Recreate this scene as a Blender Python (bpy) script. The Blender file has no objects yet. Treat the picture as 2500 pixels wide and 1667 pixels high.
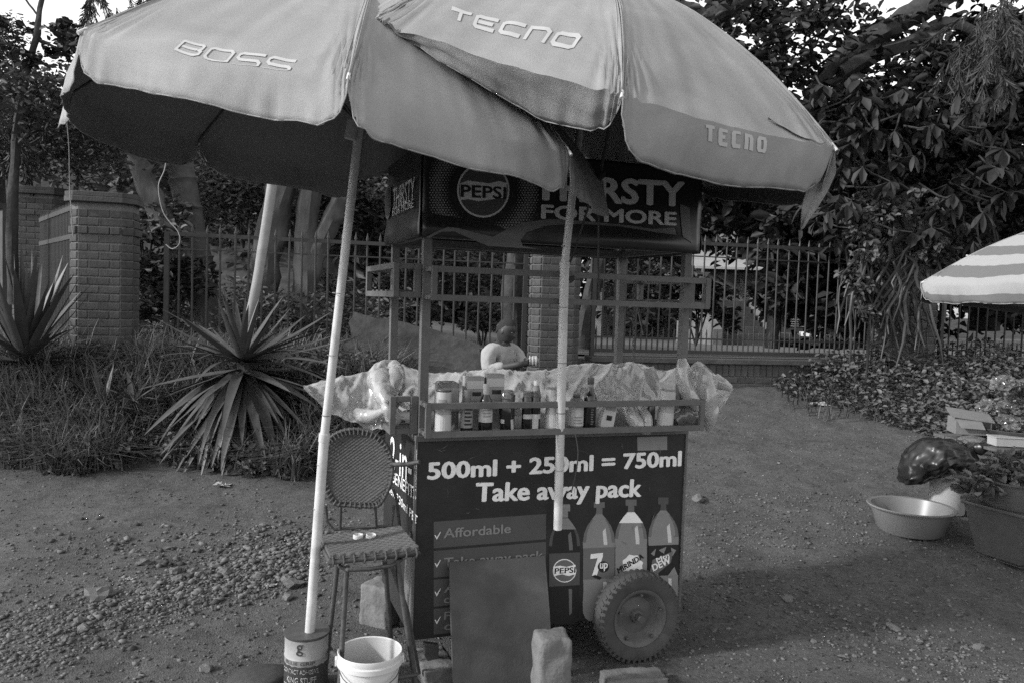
import bpy, bmesh, math, random
import numpy as np
from mathutils import Vector, Matrix, noise
R = math.radians
rnd = random.Random(7)
rng = np.random.default_rng(7)
scene = bpy.context.scene
col = scene.collection

# ---------------------------------------------------------------- camera
F, CX, CY, EYE = 1944.0, 1250.0, 833.5, 1.62          # 28 mm lens on a 2500 px wide negative
PITCH, ROLL = R(2.9), R(1.9)
cd = Vector((0, math.cos(PITCH), -math.sin(PITCH)))
cu0 = Vector((0, math.sin(PITCH), math.cos(PITCH)))
cr = Vector((1, 0, 0)) * math.cos(ROLL) + cu0 * math.sin(ROLL)
cu = cu0 * math.cos(ROLL) - Vector((1, 0, 0)) * math.sin(ROLL)
cam = bpy.data.cameras.new('camera')
cam.sensor_width = 36; cam.lens = 28; cam.clip_end = 400; cam.clip_start = 0.05
camo = bpy.data.objects.new('camera', cam)
camo.matrix_world = Matrix(((cr.x, cu.x, -cd.x, 0), (cr.y, cu.y, -cd.y, 0), (cr.z, cu.z, -cd.z, EYE), (0, 0, 0, 1)))
col.objects.link(camo); scene.camera = camo

# ---------------------------------------------------------------- light: low hazy sun from the left, black and white film
SUN_AZ = math.atan2(-0.34, -0.94); SUN_EL = R(27)
w = bpy.data.worlds.new('World'); scene.world = w; w.use_nodes = True
nt = w.node_tree; nt.nodes.clear()
sky = nt.nodes.new('ShaderNodeTexSky'); sky.sky_type = 'NISHITA'; sky.sun_disc = False
sky.sun_elevation = SUN_EL; sky.sun_rotation = math.pi / 2 - SUN_AZ
sky.dust_density = 1.0; sky.air_density = 3.0
bw = nt.nodes.new('ShaderNodeRGBToBW')
bg = nt.nodes.new('ShaderNodeBackground'); bg.inputs[1].default_value = 0.15
wo = nt.nodes.new('ShaderNodeOutputWorld')
nt.links.new(sky.outputs[0], bw.inputs[0]); nt.links.new(bw.outputs[0], bg.inputs[0]); nt.links.new(bg.outputs[0], wo.inputs[0])
sl = bpy.data.lights.new('sun', 'SUN'); sl.energy = 2.0; sl.angle = R(4.5); sl.color = (1, 1, 1)
so = bpy.data.objects.new('sun', sl); col.objects.link(so)
sv = Vector((math.cos(SUN_AZ) * math.cos(SUN_EL), math.sin(SUN_AZ) * math.cos(SUN_EL), math.sin(SUN_EL)))
so.rotation_euler = sv.to_track_quat('Z', 'Y').to_euler(); so.location = sv * 30
vs = scene.view_settings
vs.view_transform = 'Standard'; vs.look = 'None'; vs.gamma = 1; vs.use_curve_mapping = False; vs.exposure = 1.0
scene.render.engine = 'CYCLES'
scene.cycles.use_denoising = False; scene.cycles.max_bounces = 6; scene.cycles.transparent_max_bounces = 8

# ---------------------------------------------------------------- helpers
K = 2500 / 2352
def A(x, y, Y):
    """world point seen at measured place (x, y) of the photo, standing Y metres out"""
    v = cd + cr * ((x * K - CX) / F) + cu * ((CY - y * K) / F)
    return Vector((0, 0, EYE)) + v * (Y / v.y)

def tag(o, label=None, cat=None, group=None, kind=None):
    if label: o['label'] = label
    if cat: o['category'] = cat
    if group: o['group'] = group
    if kind: o['kind'] = kind
    elif cat: o['kind'] = 'thing'
    return o

def empty(name, loc=(0, 0, 0), rz=0, label=None, cat=None, group=None):
    o = bpy.data.objects.new(name, None); col.objects.link(o)
    o.location = loc; o.rotation_euler = (0, 0, rz); o.empty_display_size = .1
    return tag(o, label, cat, group)

def link(name, me, mat=None, parent=None, smooth=False):
    o = bpy.data.objects.new(name, me); col.objects.link(o)
    if mat is not None and not me.materials: me.materials.append(mat)
    if parent: o.parent = parent
    if smooth:
        me.polygons.foreach_set('use_smooth', [True] * len(me.polygons))
    return o

def npmesh(name, V, Fq):
    """V (n,3) array, Fq (m,k) array of equal sized faces"""
    me = bpy.data.meshes.new(name)
    V = np.asarray(V, dtype=np.float32); Fq = np.asarray(Fq, dtype=np.int32)
    m, k = Fq.shape
    me.vertices.add(len(V)); me.vertices.foreach_set('co', V.ravel())
    me.loops.add(m * k); me.loops.foreach_set('vertex_index', Fq.ravel())
    me.polygons.add(m); me.polygons.foreach_set('loop_start', np.arange(0, m * k, k, dtype=np.int32))
    me.update(calc_edges=True)
    return me

class MB:
    def __init__(s): s.v = []; s.f = []
    def add(s, vs, fs):
        n = len(s.v); s.v += [tuple(v) for v in vs]; s.f += [tuple(i + n for i in f) for f in fs]; return s
    def box(s, c, d, rot=None, taper=1.0):
        hx, hy, hz = d[0] / 2, d[1] / 2, d[2] / 2
        P = []
        for z in (-hz, hz):
            k = taper if z > 0 else 1.0
            for x, y in ((-hx, -hy), (hx, -hy), (hx, hy), (-hx, hy)):
                p = Vector((x * k, y * k, z))
                if rot is not None: p = rot @ p
                P.append(p + Vector(c))
        return s.add(P, [(3, 2, 1, 0), (4, 5, 6, 7), (0, 1, 5, 4), (1, 2, 6, 5), (2, 3, 7, 6), (3, 0, 4, 7)])
    def bar(s, a, b, w, h=None, up=(0, 0, 1)):
        a = Vector(a); b = Vector(b); h = h or w
        z = (b - a); L = z.length; z.normalize()
        x = z.cross(Vector(up))
        if x.length < 1e-3: x = z.cross(Vector((0, 1, 0)))
        x.normalize(); y = x.cross(z)
        P = [q + x * i * w / 2 + y * j * h / 2 for q in (a, b) for i, j in ((-1, -1), (1, -1), (1, 1), (-1, 1))]
        return s.add(P, [(0, 1, 2, 3), (7, 6, 5, 4), (0, 4, 5, 1), (1, 5, 6, 2), (2, 6, 7, 3), (3, 7, 4, 0)])
    def tube(s, pts, r, n=8, cap=True, wob=0.0):
        pts = [Vector(p) for p in pts]; m = len(pts)
        rs = r if isinstance(r, (list, tuple)) else [r] * m
        t = (pts[1] - pts[0]).normalized()
        x = t.cross(Vector((0, 0, 1)))
        if x.length < 1e-3: x = t.cross(Vector((0, 1, 0)))
        x.normalize(); P = []
        for i in range(m):
            if i == 0: t = pts[1] - pts[0]
            elif i == m - 1: t = pts[-1] - pts[-2]
            else: t = pts[i + 1] - pts[i - 1]
            t = t.normalized(); x = (x - t * x.dot(t)).normalized(); y = t.cross(x)
            for k in range(n):
                a = 2 * math.pi * k / n
                rr = rs[i] * (1 + wob * (noise.noise(Vector((math.cos(a) * 1.3, math.sin(a) * 1.3, i * .35)) + pts[0]) if wob else 0))
                P.append(pts[i] + x * math.cos(a) * rr + y * math.sin(a) * rr)
        fs = [(i * n + k, i * n + (k + 1) % n, (i + 1) * n + (k + 1) % n, (i + 1) * n + k) for i in range(m - 1) for k in range(n)]
        if cap: fs += [tuple(range(n - 1, -1, -1)), tuple(range((m - 1) * n, m * n))]
        return s.add(P, fs)
    def lathe(s, prof, n=20, c=(0, 0, 0), sx=1, sy=1, rot=None, close=False):
        P = []
        for r_, z in prof:
            for k in range(n):
                a = 2 * math.pi * k / n
                p = Vector((r_ * math.cos(a) * sx, r_ * math.sin(a) * sy, z))
                if rot is not None: p = rot @ p
                P.append(p + Vector(c))
        m = len(prof)
        fs = [(i * n + k, i * n + (k + 1) % n, (i + 1) * n + (k + 1) % n, (i + 1) * n + k) for i in range(m - 1) for k in range(n)]
        if prof[0][0] > 1e-4: fs.append(tuple(range(n - 1, -1, -1)))
        if prof[-1][0] > 1e-4 and not close: fs.append(tuple(range((m - 1) * n, m * n)))
        return s.add(P, fs)
    def prism(s, pts, ax, th):
        """planar outline pts (3D) thickened by th along ax"""
        n = len(pts); ax = Vector(ax).normalized() * th
        P = [Vector(p) for p in pts] + [Vector(p) + ax for p in pts]
        return s.add(P, [tuple(range(n - 1, -1, -1)), tuple(range(n, 2 * n))] + [(i, (i + 1) % n, n + (i + 1) % n, n + i) for i in range(n)])
    def mesh(s, name):
        me = bpy.data.meshes.new(name); me.from_pydata(s.v, [], s.f); me.update(); return me
    def build(s, name, mat, parent=None, smooth=False, bevel=0, label=None, weld=False):
        me = s.mesh(name)
        if weld or smooth:
            bm = bmesh.new(); bm.from_mesh(me); bmesh.ops.remove_doubles(bm, verts=bm.verts, dist=1e-5); bm.normal_update(); bmesh.ops.recalc_face_normals(bm, faces=bm.faces); bm.to_mesh(me); bm.free()
        o = link(name, me, mat, parent)
        if smooth:
            me.polygons.foreach_set('use_smooth', [True] * len(me.polygons))
            me.set_sharp_from_angle(angle=R(40))
        if bevel:
            b = o.modifiers.new('bevel', 'BEVEL'); b.width = bevel; b.segments = 2; b.limit_method = 'ANGLE'
        if label: o['label'] = label
        return o

def grid(fn, nu, nv):
    """(V,F) of a surface fn(u,v), u,v in 0..1"""
    V = [fn(i / nu, j / nv) for j in range(nv + 1) for i in range(nu + 1)]
    Fs = [(j * (nu + 1) + i, j * (nu + 1) + i + 1, (j + 1) * (nu + 1) + i + 1, (j + 1) * (nu + 1) + i) for j in range(nv) for i in range(nu)]
    return V, Fs

def copy_tree(o, parent=None):
    c = o.copy(); col.objects.link(c); c.parent = parent
    for ch in list(o.children): copy_tree(ch, c)
    return c

def sst(a, b, x):
    t = min(1, max(0, (x - a) / (b - a))); return t * t * (3 - 2 * t)

# ---------------------------------------------------------------- materials (all neutral: the film is black and white)
def mat(name, g, rough=.7, var=.12, sc=8.0, bump=0.0, bsc=None, spec=.4, island=0.0, metal=0.0, trans=0.0, alpha=1.0, coat=0.0, stain=0.0, stretch=None, twin=0.0, ridge=False, bd=.01, cloud=0.0):
    m = bpy.data.materials.new(name); m.use_nodes = True
    n = m.node_tree.nodes; L = m.node_tree.links
    p = n['Principled BSDF']
    p.inputs['Roughness'].default_value = rough; p.inputs['Specular IOR Level'].default_value = spec
    p.inputs['Metallic'].default_value = metal; p.inputs['Alpha'].default_value = alpha
    p.inputs['Transmission Weight'].default_value = trans; p.inputs['Coat Weight'].default_value = coat
    tc = n.new('ShaderNodeTexCoord'); src = tc.outputs['Object']
    if stretch:
        mp = n.new('ShaderNodeMapping'); mp.inputs['Scale'].default_value = stretch; L.new(src, mp.inputs[0]); src = mp.outputs[0]
    tx = n.new('ShaderNodeTexNoise'); tx.inputs['Scale'].default_value = sc; tx.inputs['Detail'].default_value = 8; tx.inputs['Roughness'].default_value = .65
    L.new(src, tx.inputs['Vector'])
    mr = n.new('ShaderNodeMapRange'); mr.inputs[1].default_value = .3; mr.inputs[2].default_value = .7
    mr.inputs[3].default_value = g * (1 - var); mr.inputs[4].default_value = g * (1 + var)
    L.new(tx.outputs[0], mr.inputs[0]); out = mr.outputs[0]
    if stain:
        t2 = n.new('ShaderNodeTexNoise'); t2.inputs['Scale'].default_value = sc * .22; t2.inputs['Detail'].default_value = 6; t2.inputs['Distortion'].default_value = 1.0
        L.new(src, t2.inputs['Vector'])
        m2 = n.new('ShaderNodeMapRange'); m2.inputs[1].default_value = .45; m2.inputs[2].default_value = .7; m2.inputs[3].default_value = 1; m2.inputs[4].default_value = 1 - stain
        L.new(t2.outputs[0], m2.inputs[0])
        mu = n.new('ShaderNodeMath'); mu.operation = 'MULTIPLY'; L.new(out, mu.inputs[0]); L.new(m2.outputs[0], mu.inputs[1]); out = mu.outputs[0]
    if cloud:   # fading, dust and old water marks
        t5 = n.new('ShaderNodeTexNoise'); t5.inputs['Scale'].default_value = 3.2; t5.inputs['Detail'].default_value = 7; t5.inputs['Roughness'].default_value = .6; t5.inputs['Distortion'].default_value = .8
        L.new(src, t5.inputs['Vector'])
        m5 = n.new('ShaderNodeMapRange'); m5.inputs[1].default_value = .35; m5.inputs[2].default_value = .68; m5.inputs[3].default_value = 1 + cloud * .3; m5.inputs[4].default_value = 1 - cloud
        L.new(t5.outputs[0], m5.inputs[0])
        mu = n.new('ShaderNodeMath'); mu.operation = 'MULTIPLY'; L.new(out, mu.inputs[0]); L.new(m5.outputs[0], mu.inputs[1]); out = mu.outputs[0]
    if island:
        ge = n.new('ShaderNodeNewGeometry')
        m3 = n.new('ShaderNodeMapRange'); m3.inputs[3].default_value = 1 - island; m3.inputs[4].default_value = 1 + island
        L.new(ge.outputs['Random Per Island'], m3.inputs[0])
        mu = n.new('ShaderNodeMath'); mu.operation = 'MULTIPLY'; L.new(out, mu.inputs[0]); L.new(m3.outputs[0], mu.inputs[1]); out = mu.outputs[0]
    L.new(out, p.inputs['Base Color'])
    if bump:
        t4 = n.new('ShaderNodeTexNoise'); t4.inputs['Scale'].default_value = bsc or sc * 6; t4.inputs['Detail'].default_value = 4
        if ridge: t4.noise_type = 'RIDGED_MULTIFRACTAL'; t4.normalize = True
        L.new(src, t4.inputs['Vector'])
        b = n.new('ShaderNodeBump'); b.inputs['Strength'].default_value = bump; b.inputs['Distance'].default_value = bd
        L.new(t4.outputs[0], b.inputs['Height']); L.new(b.outputs[0], p.inputs['Normal'])
    if twin:   # light through leaves and thin plastic
        td = n.new('ShaderNodeBsdfTranslucent'); td.inputs['Color'].default_value = (g, g, g, 1)
        mx = n.new('ShaderNodeMixShader'); mx.inputs[0].default_value = twin
        L.new(p.outputs[0], mx.inputs[1]); L.new(td.outputs[0], mx.inputs[2]); L.new(mx.outputs[0], n['Material Output'].inputs['Surface'])
    return m

M = {}
M['soil'] = mat('soil', .096, .95, .34, 42, .9, 130, spec=.12, stain=.22, cloud=.22)
M['gravel'] = mat('gravel', .105, .9, .2, 30, .3, 120, spec=.2, island=.6)
M['stone'] = mat('stone', .14, .9, .22, 14, .5, 60, spec=.2)
M['pale_stone'] = mat('pale_stone', .155, .9, .2, 14, .5, 60, spec=.2, stain=.3)
M['paving'] = mat('paving', .10, .9, .15, 2.0, .2, 40, spec=.2)
M['hill'] = mat('hill', .045, .95, .5, 2.5, .8, 12, spec=.1)
M['brick'] = [mat('brick_clay_%d' % i, g, .9, .2, 18, .5, 90, spec=.2, stain=.2) for i, g in enumerate((.066, .074, .085, .078))]
M['mortar'] = mat('mortar', .15, .95, .2, 30, .4, 120, spec=.1)
M['concrete'] = mat('concrete', .08, .92, .25, 6, .5, 60, spec=.2, stain=.35)
M['fence'] = mat('fence_paint', .034, .55, .2, 20, .1, 90, spec=.4)
M['bark'] = mat('bark', .075, .95, .35, 9, .9, 22, spec=.15, stretch=(1, 1, .35))
M['palm_bark'] = mat('palm_bark', .08, .9, .25, 12, .5, 40, spec=.15)
M['limb'] = mat('limb_bark', .05, .95, .3, 10, .8, 30, spec=.1)
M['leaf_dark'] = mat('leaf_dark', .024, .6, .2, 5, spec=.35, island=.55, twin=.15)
M['leaf_mid'] = mat('leaf_mid', .082, .6, .2, 5, spec=.4, island=.55, twin=.2)
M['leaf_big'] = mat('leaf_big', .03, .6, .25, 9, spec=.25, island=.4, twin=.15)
M['leaf_left'] = mat('leaf_fine', .05, .6, .2, 5, spec=.3, island=.55, twin=.2)
M['weed'] = mat('weed_blade', .065, .6, .15, 4, spec=.3, island=.45, twin=.2)
M['feather'] = mat('feather_leaf', .08, .7, .2, 9, spec=.2, island=.3, twin=.3)
M['agave'] = mat('agave_leaf', .058, .5, .25, 7, .15, 40, spec=.4, stretch=(1, 1, 1))
M['cactus'] = mat('cactus_leaf', .026, .5, .25, 7, .15, 40, spec=.4)
M['grass'] = mat('grass_blade', .14, .6, .15, 4, spec=.3, island=.45, twin=.25)
M['cover'] = mat('ground_cover_leaf', .10, .55, .15, 6, spec=.35, island=.5, twin=.2)
M['fabric'] = mat('umbrella_fabric', .29, .85, .10, 300, .3, 480, spec=.2, cloud=.16)
M['fabric_worn'] = mat('umbrella_fabric_worn', .285, .85, .10, 300, .3, 480, spec=.2, cloud=.2)
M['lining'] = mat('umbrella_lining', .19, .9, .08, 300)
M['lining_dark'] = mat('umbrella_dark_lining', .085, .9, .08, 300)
M['print_white'] = mat('white_print', .42, .8, .06, 200, spec=.2)
M['print_faint'] = mat('faint_print', .25, .8, .06, 200, spec=.2)
M['white_metal'] = mat('white_pole', .55, .45, .14, 25, .05, 200, spec=.4, stain=.18)
M['dark_metal'] = mat('dark_steel', .06, .5, .3, 20, .1, 90, spec=.5)
M['cart_steel'] = mat('cart_steel', .115, .5, .18, 14, .15, 120, spec=.45, stain=.25)
M['banner'] = mat('banner_vinyl', .021, .28, .12, 6, .05, 9, spec=.5)
M['panel'] = mat('panel_vinyl', .024, .42, .2, 7, .1, 30, spec=.4, cloud=.35)
M['panel_band'] = mat('panel_band', .075, .45, .08, 9, spec=.4)
M['print_grey'] = mat('grey_print', .22, .4, .06, 30, spec=.4)
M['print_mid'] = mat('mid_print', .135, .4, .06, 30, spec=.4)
M['print_dark'] = mat('dark_print', .018, .4, .1, 30, spec=.4)
M['print_lite'] = mat('light_print', .8, .45, .08, 25, spec=.3)
M['print_soft'] = mat('soft_print', .22, .45, .06, 25, spec=.3)
M['sign_white'] = mat('sign_white', .58, .45, .06, 25, spec=.3)
M['print_sheen'] = mat('banner_wave_sheen', .13, .3, .08, 12, spec=.5)
M['wood'] = mat('plank_wood', .10, .7, .3, 10, .25, 60, spec=.3, stretch=(.4, 6, 6))
M['board'] = mat('leaning_board', .10, .85, .16, 9, .15, 90, spec=.2, stain=.2, cloud=.3)
M['old_board'] = mat('old_board', .05, .9, .35, 9, .9, 30, spec=.15, stain=.3)
M['tyre'] = mat('tyre_rubber', .06, .85, .2, 18, .2, 120, spec=.25)
M['rim'] = mat('wheel_rim', .10, .6, .2, 14, .2, 100, spec=.4, stain=.25)
M['white_plastic'] = mat('white_plastic', .58, .4, .06, 10, spec=.4, stain=.1)
M['bucket_in'] = mat('bucket_inside', .42, .5, .08, 10, spec=.3)
M['grey_plastic'] = mat('grey_plastic', .17, .35, .06, 10, spec=.45, stain=.12)
M['dark_plastic'] = mat('dark_plastic', .07, .4, .15, 10, .05, 30, spec=.45)
M['tub_grey'] = mat('basin_plastic', .115, .45, .12, 10, .05, 30, spec=.4, stain=.2)
M['black_bag'] = mat('black_bag', .016, .33, .2, 12, 1.0, 9, spec=.45, ridge=True, bd=.05)
M['woven'] = mat('woven_seat', .085, .7, .3, 30, .5, 160, spec=.25, stretch=(1, 1, 4))
M['woven_seat'] = mat('woven_flat', .10, .75, .2, 30, .4, 160, spec=.25)
M['rust'] = mat('chair_steel', .055, .6, .4, 30, .2, 120, spec=.4)
M['sheet'] = mat('plastic_sheet', .46, .15, .10, 14, .22, 7, spec=.8, twin=.12, ridge=True, bd=.012, alpha=.8, coat=.5)
M['clear_bag'] = mat('clear_bag', .13, .14, .5, 18, .9, 16, spec=.9, alpha=.75, ridge=True, bd=.03)
M['skin'] = mat('skin', .04, .5, .1, 20, spec=.4)
M['shirt'] = mat('shirt', .31, .85, .06, 20, .25, 14, spec=.2)
M['trouser'] = mat('trousers', .05, .9, .2, 20, .2, 40)
M['hair'] = mat('hair', .02, .9, .2, 60, .5, 200)
M['amber'] = mat('dark_glass', .014, .08, .2, 10, spec=.6)
M['label'] = mat('paper_label', .46, .6, .06, 30, spec=.3)
M['label_grey'] = mat('grey_label', .24, .6, .15, 60, spec=.3)
M['tub'] = mat('tub_plastic', .36, .4, .08, 14, spec=.4)
M['carton'] = mat('carton', .27, .6, .15, 40, spec=.3)
M['card'] = mat('cardboard', .17, .85, .1, 14, .1, 80, spec=.2)
M['tin'] = mat('painted_tin', .30, .5, .12, 20, .1, 60, spec=.4, stain=.2)
M['tin_dark'] = mat('tin_label', .04, .5, .25, 30, spec=.4, stain=.2)
M['rope'] = mat('rope', .05, .9, .2, 60)
M['string'] = mat('pale_string', .3, .8, .1, 60)
M['stripe_white'] = mat('stripe_white', .29, .85, .04, 300, .1, 600, spec=.2)
M['stripe_grey'] = mat('stripe_grey', .13, .85, .06, 300, .1, 600, spec=.2)
M['house'] = mat('house_plaster', .12, .9, .12, 3, .1, 40, spec=.2, stain=.2)
M['roof'] = mat('roof_sheet', .28, .6, .1, 3, spec=.3)
M['glass'] = mat('window_glass', .02, .06, .1, 3, spec=.8)
M['car'] = mat('car_paint', .02, .2, .1, 3, spec=.6, coat=.6)
M['chrome'] = mat('chrome', .7, .15, .1, 10, metal=1.0)
M['lamp'] = mat('headlamp', .6, .1, .1, 10, spec=.8)
M['earth_mound'] = mat('earth_mound', .06, .95, .2, 6, .5, 60, spec=.1)

def text(body, name, parent, m, frame, x0, x1, y0, y1, bold=0.0, shear=0.0, th=.0012, off=.002, squeeze=True, label=None, heavy=0.0):
    """flat lettering: frame = (origin, ex, ey, ez); the glyphs fill x0..x1, y0..y1 (cap or x-height box of the string)"""
    cu_ = bpy.data.curves.new('t', 'FONT'); cu_.body = body; cu_.size = 1; cu_.resolution_u = 3; cu_.shear = shear
    cu_.fill_mode = 'FRONT'
    to = bpy.data.objects.new('t', cu_); col.objects.link(to)
    dg = bpy.context.evaluated_depsgraph_get(); dg.update()
    me = bpy.data.meshes.new_from_object(to.evaluated_get(dg))
    bpy.data.objects.remove(to); bpy.data.curves.remove(cu_)
    V = np.array([v.co[:] for v in me.vertices])
    lo, hi = V.min(0), V.max(0)
    o_, ax, ay, az = frame
    for v, c in zip(me.vertices, V):
        X = x0 + (c[0] - lo[0]) / (hi[0] - lo[0]) * (x1 - x0); Y = y0 + c[1] / hi[1] * (y1 - y0)
        v.co = o_ + ax * X + ay * Y + az * off
    heavy = max(heavy * 1.25, bold * .9)
    if heavy:   # thicker strokes: the same glyphs again, shifted by a fraction of the letter height, each sheet a little lower
        bm = bmesh.new(); h_ = abs(y1 - y0) * heavy
        for i, (dx, dy) in enumerate(((0, 0), (1, 0), (-1, 0), (0, .6), (0, -.6), (.7, .4), (-.7, -.4), (.7, -.4), (-.7, .4))):
            mc = me.copy(); mc.transform(Matrix.Translation(ax * dx * h_ + ay * dy * h_ - az * .00018 * i)); bm.from_mesh(mc); bpy.data.meshes.remove(mc)
        bm.to_mesh(me); bm.free()
    me.update(); me.materials.clear()
    o = link(name, me, m, parent)
    if label: o['label'] = label
    return o

def flat(name, pts, parent, m, frame, off=.0015):
    """flat print: outline pts (x,y) in a frame"""
    o_, ax, ay, az = frame
    me = bpy.data.meshes.new(name); me.from_pydata([o_ + ax * x + ay * y + az * off for x, y in pts], [], [tuple(range(len(pts)))]); me.update()
    return link(name, me, m, parent)

def disc(cx, cy, rx, ry=None, n=32, a0=0, a1=2 * math.pi):
    ry = ry or rx
    return [(cx + rx * math.cos(a0 + (a1 - a0) * k / n), cy + ry * math.sin(a0 + (a1 - a0) * k / n)) for k in range(n if abs(a1 - a0) > 6.28 else n + 1)]

# ================================================================= SETTING
def yf(x): return 8.48 + .22 * x                       # line of the railing
def gz(x, y):
    b = -.02 + .77 * max(0, min(1.1, (y - 4.0) / 5.2)) ** 1.35
    k = sst(-.5, -1.3, x) * sst(6.15, 7.35, y) if x < -.5 else 0
    if k and x < -.5: b += (.86 - b) * k
    k2 = sst(3.2, 4.2, x) * sst(7.2, 8.8, y)
    b += .05 * k2
    f = yf(x)
    if y > f + .12: b = b + (1.0 - .03 * max(0, min(11, y - f - .5)) * sst(-2.5, .5, x) - b) * sst(f + .12, f + .3, y)
    if y > f + 14: b -= .3
    return b
def gn(x, y):
    if y > yf(x): return 0
    q = Vector((x, y, 0))
    a = noise.noise(q * .8) * .035 + noise.noise(q * 2.7) * .022 + noise.noise(q * 7) * .011 + noise.noise(q * 19) * .004
    # tracks worn into the dirt on the left
    a += -.018 * sst(.25, 0, abs(y - 5.0 - .25 * math.sin(x * 1.3)))
    return a * sst(2.6, 3.6, math.hypot(x - .4, y - 2.2) + 1.2)
def gh(x, y): return gz(x, y) + gn(x, y)

def axis(lo, hi, st, far_lo, far_hi):
    c = list(np.arange(lo, hi, st)); a = lo; s = st
    L_ = []
    while a > far_lo: s *= 1.35; a -= s; L_.append(a)
    b = hi; s = st; R_ = [hi]
    while b < far_hi: s *= 1.35; b += s; R_.append(b)
    return L_[::-1] + c + R_
gx = axis(-5.2, 6.0, .042, -120, 120); gy = axis(1.8, 9.9, .042, -30, 160)
V = [(x, y, gh(x, y)) for y in gy for x in gx]
nx, ny = len(gx), len(gy)
ii, jj = np.meshgrid(np.arange(nx - 1), np.arange(ny - 1))
q = (jj * nx + ii).ravel()
ground = link('ground', npmesh('ground', V, np.stack([q, q + 1, q + nx + 1, q + nx], 1)), M['soil'], smooth=True)
tag(ground, kind='structure')

# paved drive behind the railing
mb = MB(); pv, pf = grid(lambda u, v: (-2.2 + 19 * u, yf(-2.2 + 19 * u) + .55 + v * 30 + 1.6 * (1 - v) * sst(2, -2.2, -2.2 + 19 * u), 1.016 - .03 * max(0, min(11, v * 30 + .05)) * sst(-2.5, .5, -2.2 + 19 * u)), 24, 8); mb.add(pv, pf)
tag(mb.build('driveway', M['paving']), kind='structure')
# grassy slope far left and the hill behind
def hillf(u, v):
    x = -60 + 110 * u; y = 15 + 24 * sst(-5, 2, x) + v * 30 + 2 * math.sin(u * 5)
    return (x, y, .9 - 1.0 * sst(-3, 1, x) + (5.2 * sst(0, .55, v) + 3.0 * v) * sst(-1.5, -7, x) + 1.5 * v + .5 * noise.noise(Vector((x * .3, y * .3, 0))))
hv, hf = grid(hillf, 60, 24); tag(MB().add(hv, hf).build('hillside', M['hill'], smooth=True), kind='structure')

# ---------------------------------------------------------------- bricks, pillars, low wall
def brick_mesh(L_, h=.066, d=.05):
    b = .004; mb = MB()
    mb.add([(-L_/2, 0, -h/2), (L_/2, 0, -h/2), (L_/2, 0, h/2), (-L_/2, 0, h/2),
            (-L_/2 + b, -d + .0, -h/2 + b), (L_/2 - b, -d, -h/2 + b), (L_/2 - b, -d, h/2 - b), (-L_/2 + b, -d, h/2 - b),
            (-L_/2, -d + b, -h/2), (L_/2, -d + b, -h/2), (L_/2, -d + b, h/2), (-L_/2, -d + b, h/2)],
           [(4, 5, 6, 7), (8, 9, 5, 4), (9, 10, 6, 5), (10, 11, 7, 6), (11, 8, 4, 7), (0, 1, 9, 8), (1, 2, 10, 9), (2, 3, 11, 10), (3, 0, 8, 11)])
    return mb.mesh('brick')
BR = {}
def brick(parent, L_, M4, h=.066):
    key = (round(L_, 3), h, rnd.randrange(4))
    if key not in BR:
        BR[key] = brick_mesh(L_, h); BR[key].materials.append(M['brick'][key[2]])
    o = bpy.data.objects.new('brick', BR[key]); col.objects.link(o); o.parent = parent
    o.matrix_local = M4 @ Matrix.Translation((0, rnd.uniform(-.002, .003), 0)) @ Matrix.Rotation(rnd.uniform(-.008, .008), 4, 'Y')
def pillar(x, y, rot, wd, ch, dp, z0, z1, label, band=True, cap=True, course=.078):
    t = empty('brick_pillar', (x, y, 0), rot, label, 'brick pillar', 'brick pillars of the railing')
    hw = wd / 2
    out = [(-hw, 0), (hw, 0), (hw + ch, ch), (hw + ch, ch + dp), (-hw - ch, ch + dp), (-hw - ch, ch)]
    MB().prism([(a * .99, b + .001, z0) for a, b in out], (0, 0, 1), z1 - z0).build('core', M['mortar'], t)
    n = int((z1 - z0) / course)
    for k in range(n):
        z = z0 + (k + .5) * course
        for (ax, ay), (bx, by) in ((out[0], out[1]), (out[1], out[2]), (out[5], out[0]), (out[2], out[3]), (out[4], out[5])):
            L_ = math.hypot(bx - ax, by - ay); ang = math.atan2(by - ay, bx - ax)
            if L_ > .3:
                cuts = [0, L_/2, L_] if k % 2 else [0, L_/4, 3*L_/4, L_]
            else: cuts = [0, L_]
            for c0, c1 in zip(cuts, cuts[1:]):
                m_ = (c0 + c1) / 2
                mm = Matrix.Translation((ax + (bx - ax) * m_ / L_, ay + (by - ay) * m_ / L_ + 0, z)) @ Matrix.Rotation(ang, 4, 'Z') @ Matrix.Translation((0, .04 if not (band and k == n - 3) else .025, 0))
                brick(t, c1 - c0 - .012, mm)
    if cap:
        o2 = [(a * 1.16, (b - .2) * 1.2 + .17) for a, b in out]
        MB().prism([(a, b, z1) for a, b in o2], (0, 0, 1), .05).build('cap', M['concrete'], t, bevel=.006)
        MB().prism([(a * .985, (b - .2) * .98 + .2, z1 + .05) for a, b in o2], (0, 0, 1), .045).build('cap_slab', M['concrete'], t, bevel=.006)
    return t
RA = math.atan(.22)
pL = A(228, 640, 7.42); pillar(pL.x, pL.y, RA, .37, .085, .24, .70, 2.40, 'brick pillar with flat cap at the left end of the railing beside the agave')
pF = A(82, 640, 10.6); pillar(pF.x, pF.y, RA, .42, .1, .34, .9, 2.82, 'small brick pillar farthest left, behind the gate')
pillar(.47, yf(.47) - .12, RA, .37, .08, .24, .3, 2.45, 'brick pillar behind the cart, right of the seated man')
pR = A(2112, 700, 9.25); pillar(pR.x, pR.y, RA, .45, .1, .36, .5, 2.75, 'brick pillar on the right overgrown by hanging cactus stems')

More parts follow.
